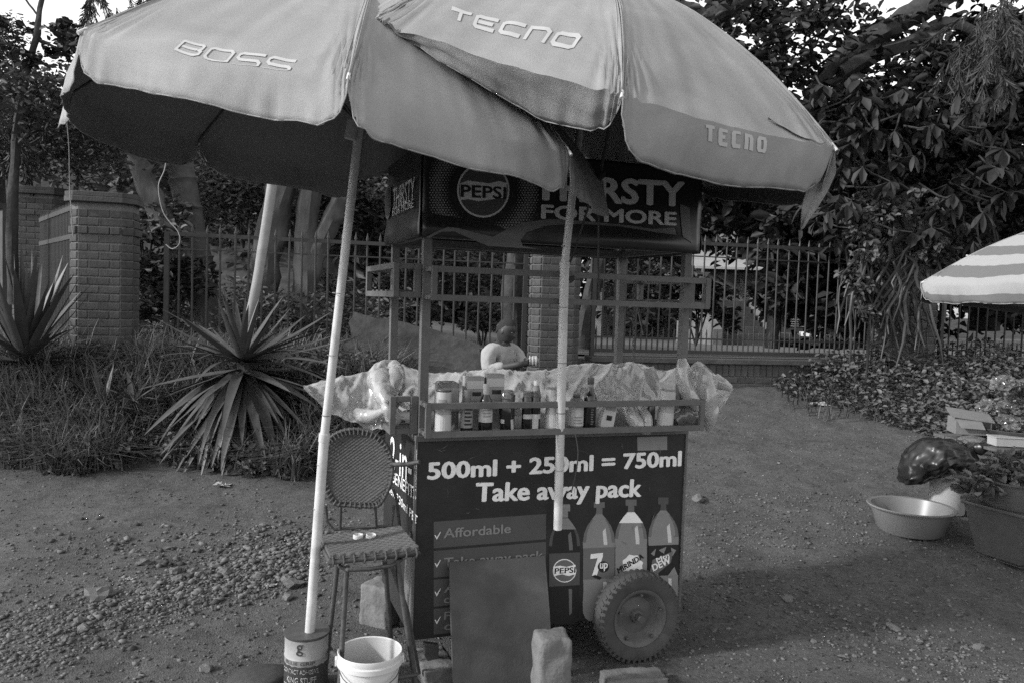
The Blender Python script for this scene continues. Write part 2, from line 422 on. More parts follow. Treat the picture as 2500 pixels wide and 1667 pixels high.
def low_wall(x0, x1, z0, z1, label, soldier=True):
    c = ((x0 + x1) / 2, yf((x0 + x1) / 2), 0)
    t = empty('low_wall', c, RA, label, 'low wall', 'low brick walls under the railing')
    L_ = (x1 - x0) / math.cos(RA)
    MB().box((0, .1, (z0 + z1) / 2), (L_, .2, z1 - z0)).build('core', M['mortar'], t)
    MB().box((0, .09, z1 + .03), (L_, .27, .06)).build('coping', M['concrete'], t, bevel=.008)
    n = int(L_ / .078)
    if soldier:
        for k in range(n):
            brick(t, .135, Matrix.Translation((-L_/2 + (k + .5) * L_ / n, .036, z1 - .07)) @ Matrix.Rotation(math.pi / 2, 4, 'Y'))
    z = z1 - (.145 if soldier else 0) - .039; k = 0
    while z > z0 + .02:
        xx = -L_/2 + (.11 if k % 2 else 0)
        while xx < L_/2 - .21:
            brick(t, .208, Matrix.Translation((xx + .11, .038, z))); xx += .22
        z -= .078; k += 1
low_wall(.86, 4.3, .38, .99, 'low brick wall with a soldier course right of the cart')
low_wall(-3.2, .12, .35, .81, 'low brick wall behind the big agave and the cart', False)
low_wall(5.15, 9.5, .5, .95, 'low wall at the far right under the leaves', False)

# ---------------------------------------------------------------- railing
bar_cache = {}
def bar_mesh(h, r=.0105, spear=.07):
    key = (round(h, 3), r)
    if key not in bar_cache:
        mb = MB(); mb.tube([(0, 0, 0), (0, 0, h)], r, 6); mb.lathe([(r * 1.5, h), (r * 1.3, h + .012), (.001, h + spear)], 6); me = mb.mesh('fence_bar'); me.materials.append(M['fence']); bar_cache[key] = me
    return bar_cache[key]
def railing(x0, x1, zb, z1, z2, zt, label, posts=True):
    c = Vector((x0, yf(x0) + .08, 0))
    t = empty('iron_railing', c, RA, label, 'railing', 'sections of iron railing')
    L_ = (x1 - x0) / math.cos(RA)
    for nm, z, w_, h_ in (('top_rail', zt, .018, .038), ('upper_rail', z2, .012, .014), ('lower_rail', z1, .012, .016), ('bottom_rail', zb, .02, .04)):
        MB().bar((0, 0, z), (L_, 0, z + rnd.uniform(-.01, .01)), w_, h_).build(nm, M['fence'], t)
    if posts:
        for x in (.02, L_ - .02): MB().bar((x, 0, zb - .12), (x, 0, zt), .045).build('post', M['fence'], t)
    n = int(L_ / .129)
    for k in range(1, n):
        x = k * L_ / n
        o = bpy.data.objects.new('fence_bar', bar_mesh(zt - zb + .03)); col.objects.link(o); o.parent = t; o.location = (x, 0, zb); o.rotation_euler = (rnd.uniform(-.006, .006), rnd.uniform(-.008, .008), 0)
        o = bpy.data.objects.new('short_bar', bar_mesh(z1 - zb + .05, .0085)); col.objects.link(o); o.parent = t; o.location = (x - L_ / n / 2, 0, zb)
railing(-3.42, .14, .93, 1.085, 2.02, 2.165, 'iron railing with spear tips left of the middle brick pillar')
railing(.86, 4.32, 1.11, 1.26, 2.19, 2.335, 'iron railing with spear tips right of the cart, in front of the drive')
railing(5.2, 8.2, 1.02, 1.2, 1.95, 2.1, 'short stretch of iron railing behind the striped umbrella')

# gate between the two left pillars
g0 = A(92, 700, 9.9); g1 = A(166, 700, 8.2)
t = empty('iron_gate', (g0.x, g0.y, 0), 0, 'dark sheet and bar gate between the two brick pillars at the left', 'gate')
dv = Vector((g1.x - g0.x, g1.y - g0.y, 0))
for z, nm in ((1.0, 'bottom_rail'), (2.13, 'middle_rail'), (2.42, 'top_rail')):
    MB().bar((0, 0, z), dv + Vector((0, 0, z)), .03, .05).build(nm, M['fence'], t)
for k in range(24):
    o = bpy.data.objects.new('fence_bar', bar_mesh(1.42)); col.objects.link(o); o.parent = t; p = dv * ((k + .5) / 24); o.location = (p.x, p.y, 1.0)
g2 = A(-40, 600, 12.5); g3 = A(24, 600, 11.6)
t = empty('boundary_wall', (g2.x, g2.y, 0), 0, 'dark plain wall with a ledge at the left picture edge', 'wall')
dv = Vector((g3.x - g2.x, g3.y - g2.y, 0))
MB().bar((0, 0, 1.6), dv + Vector((0, 0, 1.6)), .2, 2.2).build('wall_face', M['concrete'], t)
MB().bar((0, 0, 2.74), dv + Vector((0, 0, 2.74)), .3, .08).build('ledge', M['concrete'], t)

# ================================================================= VEGETATION
def frames(n, droop=0.0, up=.0):
    """random leaf axes: direction d, side s, normal"""
    th = rng.uniform(0, 2 * math.pi, n); z = rng.uniform(-1, 1, n) * .75 - droop + up
    d = np.stack([np.cos(th), np.sin(th), z], 1); d /= np.linalg.norm(d, axis=1)[:, None]
    r_ = rng.normal(size=(n, 3)); r_[:, 2] += .9
    s = np.cross(d, r_); s /= np.linalg.norm(s, axis=1)[:, None] + 1e-6
    nn = np.cross(s, d)
    return d, s, nn
def leaves_mesh(name, P, d, s, nn, L_, W, fold=.25):
    """six point leaves, folded along the rib: 4 triangles as 2 quads"""
    n = len(P); L_ = np.broadcast_to(np.asarray(L_, float), (n,))[:, None]; W = np.broadcast_to(np.asarray(W, float), (n,))[:, None]
    base = P; tip = P + d * L_ - nn * L_ * .12
    m1 = P + d * L_ * .5 + s * W * .5 + nn * W * fold; m2 = P + d * L_ * .5 - s * W * .5 + nn * W * fold
    q1 = P + d * L_ * .82 + s * W * .36 + nn * W * fold * .5; q2 = P + d * L_ * .82 - s * W * .36 + nn * W * fold * .5
    V = np.stack([base, m1, q1, tip, q2, m2], 1).reshape(-1, 3)
    b = np.arange(n)[:, None] * 6
    Fq = np.concatenate([b + np.array([[0, 1, 2, 3]]), b + np.array([[0, 3, 4, 5]])], 0)
    return npmesh(name, V, Fq)
def cloud(clumps, per, L_, W, droop=.2, jit=.4, shell=.5):
    """leaf positions: every clump (centre, radius) is broken into twigs so the outline stays uneven"""
    P = []
    for c, rad, k in clumps:
        n = int(per * k)
        tw = max(3, n // 14)
        u = rng.normal(size=(tw, 3)); u /= np.linalg.norm(u, axis=1)[:, None]
        rr = rad * rng.uniform(shell, 1, tw) ** .7
        T = np.array(c) + u * rr[:, None] * np.array([1, 1, .8])
        q = T[rng.integers(0, tw, n)] + rng.normal(size=(n, 3)) * rad * .13
        P.append(q)
    P = np.concatenate(P); n = len(P)
    d, s, nn = frames(n, droop)
    k = rng.uniform(1 - jit, 1 + jit, n)
    return P, d, s, nn, L_ * k, W * k
def hang(o, root):
    o.parent = root; o.location = -root.location; return o
def region(x0, y0, x1, y1, Y0, Y1, n, rad, k=1.0, skip=()):
    out = []
    while len(out) < n:
        x = rnd.uniform(x0, x1); y = rnd.uniform(y0, y1)
        if any(a <= x <= c and b <= y <= d_ for a, b, c, d_ in skip): continue
        out.append((tuple(A(x, y, rnd.uniform(Y0, Y1))), rad * rnd.uniform(.7, 1.3), k))
    return out
def trunkpts(pts, Y):
    return [A(x, y, Y) for x, y in pts]
def spline(pts, n=6):
    out = []; P = [pts[0] * 2 - pts[1]] + pts + [pts[-1] * 2 - pts[-2]]
    for i in range(1, len(P) - 2):
        for k in range(n):
            t = k / n; a, b, c, d_ = P[i-1], P[i], P[i+1], P[i+2]
            out.append(.5 * ((2*b) + (c - a) * t + (2*a - 5*b + 4*c - d_) * t*t + (3*b - a - 3*c + d_) * t**3))
    out.append(P[-2]); return out
def tree(label, Y, trunk, r0, r1, limbs, clumps, per, L_, W, lm, bark, droop=.2, cat='tree', group=None, rings=0, name='tree'):
    pts = spline(trunkpts(trunk, Y) if not isinstance(trunk[0], Vector) else trunk)
    base = pts[-1].copy()
    t = empty(name, base, 0, label, cat, group)
    m = len(pts); rs = [r0 + (r1 - r0) * i / (m - 1) for i in range(m)]
    if rings:
        pts2 = spline(pts, 4); m = len(pts2); rs = [(r0 + (r1 - r0) * i / (m - 1)) * (1.12 if i % rings == 0 else 1.0 - .05 * ((i % rings) / rings)) for i in range(m)]; pts = pts2
    hang(MB().tube(pts, rs, 14, wob=0 if rings else .45).build('trunk', bark, None, smooth=True), t)
    for lp, a, b in limbs:
        q = spline(trunkpts(lp, Y) if not isinstance(lp[0], Vector) else lp)
        hang(MB().tube(q, [a + (b - a) * i / (len(q) - 1) for i in range(len(q))], 9, wob=.4).build('limb', bark, None, smooth=True), t)
    if clumps:
        me = leaves_mesh('crown', *cloud(clumps, per, L_, W, droop)); me.materials.append(lm)
        hang(link('crown', me), t)
    return t

# left: leaning trunk, palm trunk, forked tree, trunk behind the cart
tree('leaning tree trunk left of the ringed palm trunk', 9.4, [(215, 60), (262, 230), (310, 360), (350, 450), (405, 570), (462, 690), (505, 800)], .10, .15, [([(310, 360), (255, 300), (200, 220), (150, 150)], .05, .02)],
     region(10, 190, 330, 340, 8.8, 11.5, 22, .5), 300, .085, .035, M['leaf_left'], M['bark'], group='trees behind the railing')
tree('ringed palm trunk rising behind the left umbrella', 9.9, [(392, -140), (394, 0), (398, 200), (412, 360), (440, 520), (468, 650), (492, 800)], .15, .17, [], None, 0, 0, 0, None, M['palm_bark'], group='trees behind the railing', rings=10, name='palm_tree')
tree('forked tree with two thick trunks behind the leaning white pole', 9.7, [(690, 330), (655, 420), (630, 500), (610, 600), (603, 700), (610, 810)], .15, .2,
     [([(735, 330), (712, 450), (704, 560), (702, 680), (696, 810)], .13, .17), ([(800, 440), (765, 500), (732, 570), (706, 650)], .13, .12)],
     region(520, 345, 900, 480, 10.3, 12.5, 22, .5), 340, .085, .032, M['leaf_mid'], M['bark'], group='trees behind the railing')
tree('dark trunk just left of the middle brick pillar', 9.5, [(1190, 420), (1185, 560), (1178, 680), (1176, 800)], .10, .13, [], region(980, 560, 1200, 660, 11, 14, 8, .6), 200, .12, .045, M['leaf_dark'], M['limb'], group='trees behind the railing')
tree('slanting dark trunk right of the middle brick pillar', 10.2, [(1392, 480), (1375, 600), (1356, 690), (1338, 800)], .09, .11, [], region(1350, 480, 1480, 580, 10.5, 12, 6, .5), 200, .12, .045, M['leaf_dark'], M['limb'], group='trees behind the railing')

# right: spreading big leaf tree
big = tree('spreading tree with heavy bare limbs over the right side', 9.8,
     [(2440, -500), (2420, -200), (2430, 200), (2440, 500), (2440, 800)], .2, .24,
     [([(2430, -180), (2300, -95), (2153, 0), (2080, 43), (2009, 83), (1937, 130), (1883, 187), (1850, 260), (1836, 340), (1815, 400)], .17, .05), ([(2290, 100), (2171, 54), (2090, 100), (2000, 130), (1930, 170)], .05, .12), ([(1520, -30), (1560, 15), (1613, 42), (1680, 120), (1760, 230), (1840, 330)], .09, .1), ([(1760, -60), (1700, 5), (1640, 34), (1613, 42)], .09, .09),
      ([(2060, 260), (2100, 150), (2150, 110), (2172, 40)], .035, .03), ([(2230, 240), (2190, 150), (2120, 80)], .05, .06)],
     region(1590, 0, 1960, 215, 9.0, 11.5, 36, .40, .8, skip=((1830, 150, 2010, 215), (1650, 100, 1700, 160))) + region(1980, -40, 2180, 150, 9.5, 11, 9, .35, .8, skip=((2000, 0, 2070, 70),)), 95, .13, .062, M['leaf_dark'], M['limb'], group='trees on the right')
# dense dark mass behind it
tree('dense dark tree closing the view at the far right', 11.5, [(2290, 60), (2270, 300), (2262, 760)], .13, .2, [],
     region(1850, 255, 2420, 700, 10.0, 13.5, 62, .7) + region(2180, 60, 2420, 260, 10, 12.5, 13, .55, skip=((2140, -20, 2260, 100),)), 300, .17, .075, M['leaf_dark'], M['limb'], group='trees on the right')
tree('low dark tree over the drive behind the right railing', 11, [(1800, 380), (1790, 560), (1775, 800)], .08, .1, [],
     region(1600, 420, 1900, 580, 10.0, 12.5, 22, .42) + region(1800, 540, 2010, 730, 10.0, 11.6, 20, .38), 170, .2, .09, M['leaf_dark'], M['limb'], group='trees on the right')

# big leaves in whorls, in front of the dark mass
t = empty('big_leaf_tree', A(2010, 860, 9.0), 0, 'big leaved tree with hanging leaf whorls beside the right umbrella', 'tree', 'trees on the right')
def leaf_big_mesh(L_, W, bend):
    rows = []; n = 5
    for i in range(n + 1):
        u = i / n; wd = W * (math.sin(math.pi * min(1, u * .92 + .04)) ** .8) * (.55 + .75 * u) * .62
        z = -bend * u * u * L_; x = L_ * u
        rows.append([(x, -wd, z + wd * .25), (x, 0, z), (x, wd, z + wd * .25)])
    V_ = [p for r_ in rows for p in r_]; F_ = []
    for i in range(n):
        for j in range(2): a = i * 3 + j; F_.append((a, a + 1, a + 4, a + 3))
    me = MB().add(V_, F_).mesh('leaf'); me.materials.append(M['leaf_big']); me.polygons.foreach_set('use_smooth', [True] * len(me.polygons)); return me
LB = [leaf_big_mesh(L_, W, b) for L_, W, b in ((.21, .05, .25), (.17, .042, .45), (.24, .052, .7), (.14, .04, .2), (.11, .03, .35), (.19, .04, .95))]
nleaf = 0; twV = MB(); restP = []; restD = []
wh = [(rnd.uniform(1850, 2330), rnd.uniform(170, 560)) for _ in range(120)] + [(rnd.uniform(1840, 2080), rnd.uniform(180, 480)) for _ in range(30)]
for (x, y) in wh:
    c = A(x, y, rnd.uniform(8.4, 9.6)); k0 = rnd.uniform(0, 6.28); k = rnd.choice((5, 6, 7, 8))
    ax = c + Vector((rnd.uniform(-.35, .35), rnd.uniform(.1, .5), rnd.uniform(-.1, .3))); twV.tube([ax, (ax + c) / 2 + Vector((0, 0, -.03)), c], [.012, .009, .006], 5)
    for j in range(k):
        az = k0 + j * 6.28 / k + rnd.uniform(-.3, .3); el = rnd.uniform(-1.35, -.15)
        m_ = Matrix.Translation(c) @ Matrix.Rotation(az, 4, 'Z') @ Matrix.Rotation(-el, 4, 'Y') @ Matrix.Rotation(rnd.uniform(-.5, .5), 4, 'X')
        if nleaf < 290 and c.y < 9.35:
            o = bpy.data.objects.new('leaf', rnd.choice(LB)); col.objects.link(o); o.parent = t; o.matrix_local = Matrix.Translation(-t.location) @ m_; nleaf += 1
        else:
            restP.append(m_.translation); restD.append((m_.to_3x3() @ Vector((1, 0, 0)), m_.to_3x3() @ Vector((0, 1, 0)), m_.to_3x3() @ Vector((0, 0, 1))))
tag(hang(twV.build('twigs', M['limb'], None), t), kind='stuff')
P_ = np.array([p[:] for p in restP]); D_ = np.array([[v[:] for v in q_] for q_ in restD])
me = leaves_mesh('foliage', P_, D_[:, 0], D_[:, 1], D_[:, 2], rng.uniform(.16, .25, len(P_)), rng.uniform(.08, .12, len(P_))); me.materials.append(M['leaf_big'])
tag(hang(link('foliage', me), t), kind='stuff')
# feathery tree top right
def feather(label, regs, n, ln, m, Ydesc, hangz=-1.0, group=None):
    t = empty('feathery_tree', A(*Ydesc), 0, label, 'tree', group)
    P = []; D = []; tw = MB()
    for x0, y0, x1, y1, Y0, Y1, k in regs:
        for _ in range(k):
            c = A(rnd.uniform(x0, x1), rnd.uniform(y0, y1), rnd.uniform(Y0, Y1))
            dirv = Vector((rnd.uniform(-.8, .8), rnd.uniform(-.5, .5), hangz * rnd.uniform(.4, 1.2))).normalized()
            L_ = rnd.uniform(.35, .7); e = c + dirv * L_ + Vector((0, 0, -.08)); tw.tube([c, (c + e) / 2 + Vector((0, 0, .03)), e], [.008, .005, .002], 4, cap=False)
            for i in range(n):
                u = rnd.random(); P.append((c + (e - c) * u)[:]); D.append((dirv * .8 + Vector((rnd.uniform(-1, 1), rnd.uniform(-1, 1), rnd.uniform(-.9, .2))) * .7).normalized()[:])
    P = np.array(P); D = np.array(D); s = np.cross(D, rng.normal(size=D.shape)); s /= np.linalg.norm(s, axis=1)[:, None]
    me = leaves_mesh('crown', P, D, s, np.cross(s, D), rng.uniform(.6, 1.3, len(P)) * ln, ln * .09, .1); me.materials.append(m)
    hang(link('crown', me), t); tag(hang(tw.build('twigs', M['limb'], None), t), kind='stuff')
    return t
feather('pale feathery tree hanging into the top right corner', [(2230, -40, 2360, 110, 7.5, 8.6, 30), (2150, 60, 2300, 150, 8.5, 9.5, 8)], 60, .13, M['feather'], (2340, 400, 9), -.9, 'feathery trees')
feather('dark feathery tree behind the left edge of the left umbrella', [(190, -60, 370, 50, 9.5, 12, 17), (-40, 210, 150, 330, 9, 12, 26), (-30, 110, 40, 220, 9, 11, 8)], 70, .13, M['leaf_dark'], (150, 620, 12), -.9, 'feathery trees')
# tree with loose leafy twigs against the sky, upper left
tree('thin branched tree with loose leaves against the sky at upper left', 9.2, [(112, -60), (92, 20), (84, 90), (60, 170), (40, 300), (30, 470), (28, 700)], .02, .06,
     [([(90, 40), (75, 20), (60, 0), (50, -30)], .012, .01), ([(84, 90), (120, 105), (165, 130), (190, 150)], .012, .008), ([(60, 170), (110, 180), (160, 200)], .015, .01)],
     region(40, 75, 190, 125, 9.0, 9.6, 8, .2) + region(120, 130, 185, 260, 9.0, 9.6, 3, .16) + region(-20, 30, 30, 110, 9, 9.6, 3, .22), 46, .11, .055, M['leaf_dark'], M['limb'])
tree('tall dark tree filling the left picture edge', 12.5, [(-30, 60), (-20, 300), (-10, 620)], .1, .2, [],
     region(-60, 190, 50, 360, 11, 13.5, 18, .55) + region(-40, 265, 300, 370, 11.5, 14, 24, .5) + region(-60, 60, 0, 200, 11, 12.5, 7, .4), 360, .08, .022, M['leaf_left'], M['limb'])
# garden shrubs behind the railing
def shrub(label, x, y, Y, rad, n, per, L_, W, m, h=1.0, group=None, name='shrub'):
    c = A(x, y, Y); t = empty(name, c, 0, label, 'shrub', group)
    st = MB()
    for k in range(5): st.tube([c + Vector((0, 0, -.3)), c + Vector((rnd.uniform(-.2, .2), rnd.uniform(-.2, .2), .2)), c + Vector((rnd.uniform(-1, 1) * rad * .7, rnd.uniform(-1, 1) * rad * .5, rad * h))], [.015, .012, .005], 5)
    tag(hang(st.build('stems', M['limb'], None), t), kind='stuff')
    cl = [((c.x + rnd.gauss(0, rad * .5), c.y + rnd.gauss(0, rad * .4), c.z + rnd.uniform(.0, 1.3) * rad * h), rad * .5, 1) for _ in range(n)]
    me = leaves_mesh('foliage', *cloud(cl, per, L_, W, .0)); me.materials.append(m); hang(link('foliage', me), t)
GS = 'shrubs in the garden behind the railing'
for i, (lab, x, y, Y, rad, n, m) in enumerate((
    ('leafy shrub between the leaning trunk and the left pillar', 335, 590, 9.3, .5, 9, 'leaf_mid'),
    ('low shrub at the foot of the ringed palm trunk', 400, 720, 9.0, .45, 9, 'leaf_dark'),
    ('tall leafy shrub left of the forked trunks', 560, 520, 11.0, .7, 14, 'leaf_mid'),
    ('bushy shrub right of the forked trunks', 830, 560, 11.0, .8, 16, 'leaf_dark'),
    ('shrub with bare stems by the drive, behind the left cart posts', 920, 730, 12.5, .5, 8, 'leaf_mid'),
    ('shrub under the sign left of the dark trunk', 1060, 640, 14, .9, 14, 'leaf_mid'),
    ('small shrub behind the seated man', 1110, 760, 11.5, .3, 6, 'leaf_mid'),
    ('flowering shrub seen between the right cart posts', 1480, 720, 11.0, .45, 9, 'leaf_mid'),
    ('shrub beside the stairs behind the right cart corner', 1600, 745, 11.2, .45, 9, 'leaf_dark'),
    ('dark shrub in front of the parked car', 1800, 700, 10.9, .4, 9, 'leaf_dark'))):
    shrub(lab, x, y, Y, rad, n, 130, .1, .045, M[m], group=GS)
# undergrowth behind the left railing
cl = [((x, y, 1.0 + rnd.uniform(0, .75)), .38, 1) for x, y in [(rnd.uniform(-5.2, -1.4), rnd.uniform(8.6, 12.5)) for _ in range(46)] if y > yf(x) + .4]
me = leaves_mesh('garden_undergrowth', *cloud(cl, 190, .09, .035, .0)); me.materials.append(M['leaf_mid']); tag(link('garden_undergrowth', me), kind='stuff')
# far wood
cl = region(220, 330, 1600, 690, 22, 32, 160, 2.0, 1) + region(1500, 400, 2500, 590, 29, 40, 60, 2.4, 1) + region(-300, 350, 250, 430, 30, 40, 14, 1.6, 1)
me = leaves_mesh('far_wood', *cloud(cl, 230, .36, .17, .1)); me.materials.append(M['leaf_left'])
tag(link('far_wood', me), kind='stuff')

# ---------------------------------------------------------------- bank on the left: grass and ground cover
def inbank(x, y):
    e = 6.1 + .22 * noise.noise(Vector((x * 1.3, 3.1, 0))) + .22 * noise.noise(Vector((x * 4, 0, 2)))
    return e < y < yf(x) - .02
def blades(name, pts, hmin, hmax, wd, m, lean=.6):
    n = len(pts); P = np.array(pts); th = rng.uniform(0, 6.283, n); h = rng.uniform(hmin, hmax, n)
    ln = rng.uniform(.15, 1, n) * lean
    dx = np.stack([np.cos(th), np.sin(th), np.zeros(n)], 1); sd = np.stack([-np.sin(th), np.cos(th), np.zeros(n)], 1)
    up = np.array([0, 0, 1.0]); rows = []
    for u, wf in ((0, 1), (.4, .9), (.75, .6), (1, .08)):
        c = P + up * (h * (u - .35 * ln * u * u * 1.2))[:, None] + dx * (h * ln * u * u)[:, None]
        rows += [c - sd * wd * wf, c + sd * wd * wf]
    V = np.stack(rows, 1).reshape(-1, 3); b = np.arange(n)[:, None] * 8
    Fq = np.concatenate([b + np.array([[2*i, 2*i+1, 2*i+3, 2*i+2]]) for i in range(3)], 0)
    me = npmesh(name, V, Fq); me.materials.append(m); return tag(link(name, me), kind='stuff')
pts = []
while len(pts) < 17000:
    x = rnd.uniform(-5.6, -.9); y = rnd.uniform(6.0, 8.0)
    if not inbank(x, y) or (math.hypot(x + 2.25, y - 6.45) < .55 and rnd.random() < .75): continue
    dn = .45 + .9 * noise.noise(Vector((x * 1.6, y * 1.6, 5)))
    if x > -2.3: dn -= .25
    if rnd.random() < dn: pts.append((x, y, gh(x, y) - .01))
blades('long_grass', pts, .14, .56, .0062, M['grass'], 1.45)
pts = []
while len(pts) < 15000:
    x = rnd.uniform(-4.9, -.8); y = rnd.uniform(6.0, 7.8)
    if inbank(x, y) and rnd.random() < .35 + .5 * sst(-3.2, -1.8, x) + .6 * noise.noise(Vector((x * 1.2, y * 1.2, 1))): pts.append((x, y, gh(x, y) + rnd.random() ** 1.5 * .22))
P_ = np.array(pts); d, s, nn = frames(len(P_), -.1)
me = leaves_mesh('ground_cover', P_, d, s, nn, rng.uniform(.035, .085, len(P_)), rng.uniform(.025, .045, len(P_))); me.materials.append(M['cover']); tag(link('ground_cover', me), kind='stuff')
# right: leafy tangle at the foot of the wall
pts = []
while len(pts) < 19000:
    x = rnd.uniform(2.4, 8.5); y = rnd.uniform(6.7, 9.9)
    e = float(np.interp(x, [2.9, 3.1, 3.5, 4.15, 4.45, 6], [9.4, 8.8, 8.45, 7.35, 6.9, 6.6])) + .2 * noise.noise(Vector((x * 1.5, 0, 7)))
    if y > max(6.9, e) and y < yf(x) - .03:
        k = sst(0, 1.2, y - e); pts.append((x, y, gh(x, y) + rnd.random() * (.08 + .33 * k)))
P_ = np.array(pts); d, s, nn = frames(len(P_), .05)
me = leaves_mesh('leafy_undergrowth', P_, d, s, nn, rng.uniform(.04, .085, len(P_)), rng.uniform(.024, .048, len(P_))); me.materials.append(M['cover']); tag(link('leafy_undergrowth', me), kind='stuff')
blades('weeds', [(x, y, gh(x, y)) for x, y in [(rnd.uniform(3.0, 8), rnd.uniform(8.0, 9.6)) for _ in range(1500)] if y < yf(x)], .1, .3, .006, M['weed'], 1.2)

# ---------------------------------------------------------------- agaves
def strap(L_, W, bend, cup=.3, n=8):
    rows = []
    for i in range(n + 1):
        u = i / n; wd = W * .5 * min(1, .45 + u * 3) * (1 - max(0, u - .45) / .55) ** .75 + .0008
        a = bend * u; x = L_ * (math.sin(a) / bend if abs(bend) > .02 else u) if True else 0
        x = L_ * u * math.cos(bend * u * .6); z = -L_ * u * math.sin(bend * u * .6)
        rows.append([(x, -wd, z + wd * cup), (x, 0, z), (x, wd, z + wd * cup)])
    V_ = [p for r_ in rows for p in r_]; F_ = []
    for i in range(n):
        for j in range(2): a = i * 3 + j; F_.append((a, a + 1, a + 4, a + 3))
    me = MB().add(V_, F_).mesh('agave_leaf'); me.materials.append(M['agave']); me.polygons.foreach_set('use_smooth', [True] * len(me.polygons)); return me
ST = [strap(.80, .07, b) for b in (.1, .45, .8, 1.2)] + [strap(.80, .058, -.15)]
def agave(label, c, spec, stem=.4, sc=1.0, group='agaves on the bank', name='agave'):
    t = empty(name, (c.x, c.y, c.z - stem), 0, label, 'agave', group)
    if stem > .1: MB().tube([(0, 0, -.1), (.01, 0, stem * .6), (0, 0, stem + .03)], [.07, .06, .05], 9, wob=.5).build('stem', M['bark'], t)
    for n, e0, e1, l0, l1, vs_ in spec:
        for k in range(n):
            az = k * 2.39996 + rnd.uniform(-.35, .35); el = R(rnd.uniform(e0, e1)); s_ = rnd.uniform(l0, l1) * sc
            o = bpy.data.objects.new('agave_leaf', ST[rnd.choice(vs_)]); col.objects.link(o); o.parent = t
            o.matrix_local = Matrix.Translation((0, 0, stem + (.03 if el > 0 else -.03 * rnd.random() - .02))) @ Matrix.Rotation(az, 4, 'Z') @ Matrix.Rotation(-el, 4, 'Y') @ Matrix.Rotation(rnd.uniform(-.3, .3), 4, 'X') @ Matrix.Diagonal((s_, s_ * rnd.uniform(.8, 1.15), s_, 1))
agave('big agave with drooping skirt of long leaves in the middle of the bank', A(556, 842, 6.62),
      [(18, 35, 82, .66, .9, (0, 4)), (36, 0, 30, .85, 1.2, (0, 1, 4)), (54, -32, 0, .9, 1.25, (0, 1, 2)), (90, -58, -28, .95, 1.3, (0, 1)), (110, -82, -45, .85, 1.15, (0, 1))], .42)
agave('tall upright agave at the left picture edge', A(58, 845, 6.9), [(46, 45, 86, .95, 1.3, (0, 4)), (26, 10, 45, .85, 1.15, (0, 1)), (24, -40, 10, .65, .9, (1, 2, 3))], .22)
agave('small young agave in the grass left of the big one', A(235, 950, 6.5), [(12, 30, 80, .38, .55, (0, 4)), (6, 0, 30, .3, .45, (1,))], .04)
agave('low broad leaved agave below the left brick pillar', A(185, 905, 6.75), [(12, 10, 60, .4, .6, (1, 2, 3)), (6, -10, 15, .35, .5, (2, 3))], .05)
agave('slender agave shoots right of the young agave', A(305, 935, 6.45), [(9, 25, 75, .35, .55, (0, 1))], .04)

# hanging cactus over the right pillar
t = empty('climbing_cactus', A(2010, 860, 9.1), 0, 'tangle of hanging flat cactus stems on the right brick pillar', 'cactus')
for k in range(95):
    top = A(rnd.uniform(1965, 2130), rnd.uniform(540, 640), rnd.uniform(8.6, 8.95))
    L_ = rnd.uniform(.45, 1.15); sx = rnd.choice((-1, -1, 1)) * rnd.uniform(.1, .9); pts = [top]
    for i in range(1, 6):
        u = i / 5; pts.append(top + Vector((sx * L_ * .55 * math.sin(u * 1.6) + .05 * math.sin(u * 7 + k), -.12 * u + .04 * math.sin(u * 5 + k * 2), -L_ * (u ** 1.3))))
    if k % 3 == 0: pts = [A(rnd.uniform(1990, 2140), rnd.uniform(830, 860), 8.8) + Vector((sx * .3 * u, 0, 1.2 * u)) for u in (0, .2, .4, .6, .8, 1)]
    mb = MB(); wd = rnd.uniform(.009, .022)
    for i in range(len(pts) - 1): pass
    V_ = []; n = len(pts); yv = Vector((rnd.uniform(-.5, .5), rnd.uniform(-.4, .4), 0))
    for i, p in enumerate(pts):
        tg = (pts[min(i + 1, n - 1)] - pts[max(i - 1, 0)]).normalized(); sd = tg.cross(Vector((0, 1, 0)) + yv).normalized()
        ww = wd * (1.0 if 0 < i < n - 1 else .35) * (1.15 if i % 2 else .85); dp = tg.cross(sd) * .008
        V_ += [p - sd * ww, p - dp, p + sd * ww, p + dp]
    F_ = [(i * 4 + j, i * 4 + (j + 1) % 4, i * 4 + 4 + (j + 1) % 4, i * 4 + 4 + j) for i in range(n - 1) for j in range(4)]
    hang(mb.add(V_, F_).build('cactus_stem', M['cactus'], None, smooth=True), t)
cl = region(1955, 450, 2170, 580, 8.6, 9.0, 18, .22) + region(1960, 600, 2040, 800, 8.6, 8.9, 8, .14)
me = leaves_mesh('vine_leaves', *cloud(cl, 90, .075, .045, .5)); me.materials.append(M['leaf_mid']); tag(hang(link('vine_leaves', me), t), kind='stuff')

# ================================================================= BUILDINGS AND CAR BEHIND THE RAILING
b0 = A(1700, 760, 20)
t = empty('house', (b0.x + 1.5, 24, .66), R(-6), 'pale house with a light sheet roof behind the right railing', 'house')
MB().box((0, 2, 1.5), (9, 4, 3.0)).build('wall', M['house'], t)
mb = MB(); mb.prism([(-5.2, -1.6, 2.75), (5.2, -1.6, 2.75), (5.2, 2, 4.1), (-5.2, 2, 4.1)], (0, 0, 1), .08); mb.build('roof', M['roof'], t)
MB().box((0, -1.62, 2.72), (10.4, .05, .2)).build('fascia', M['house'], t)
for x in (-3.2, -.6, 2.2):
    f = MB().box((x, -.02, 1.6), (1.3, .1, 1.2)).build('window', M['dark_metal'], t); MB().box((x, -.08, 1.6), (1.16, .03, 1.06)).build('pane', M['glass'], f)
for x in (-4.6, -1.8, 1.0, 4.2): MB().box((x, -1.4, 1.35), (.22, .22, 2.7)).build('column', M['roof'], t)
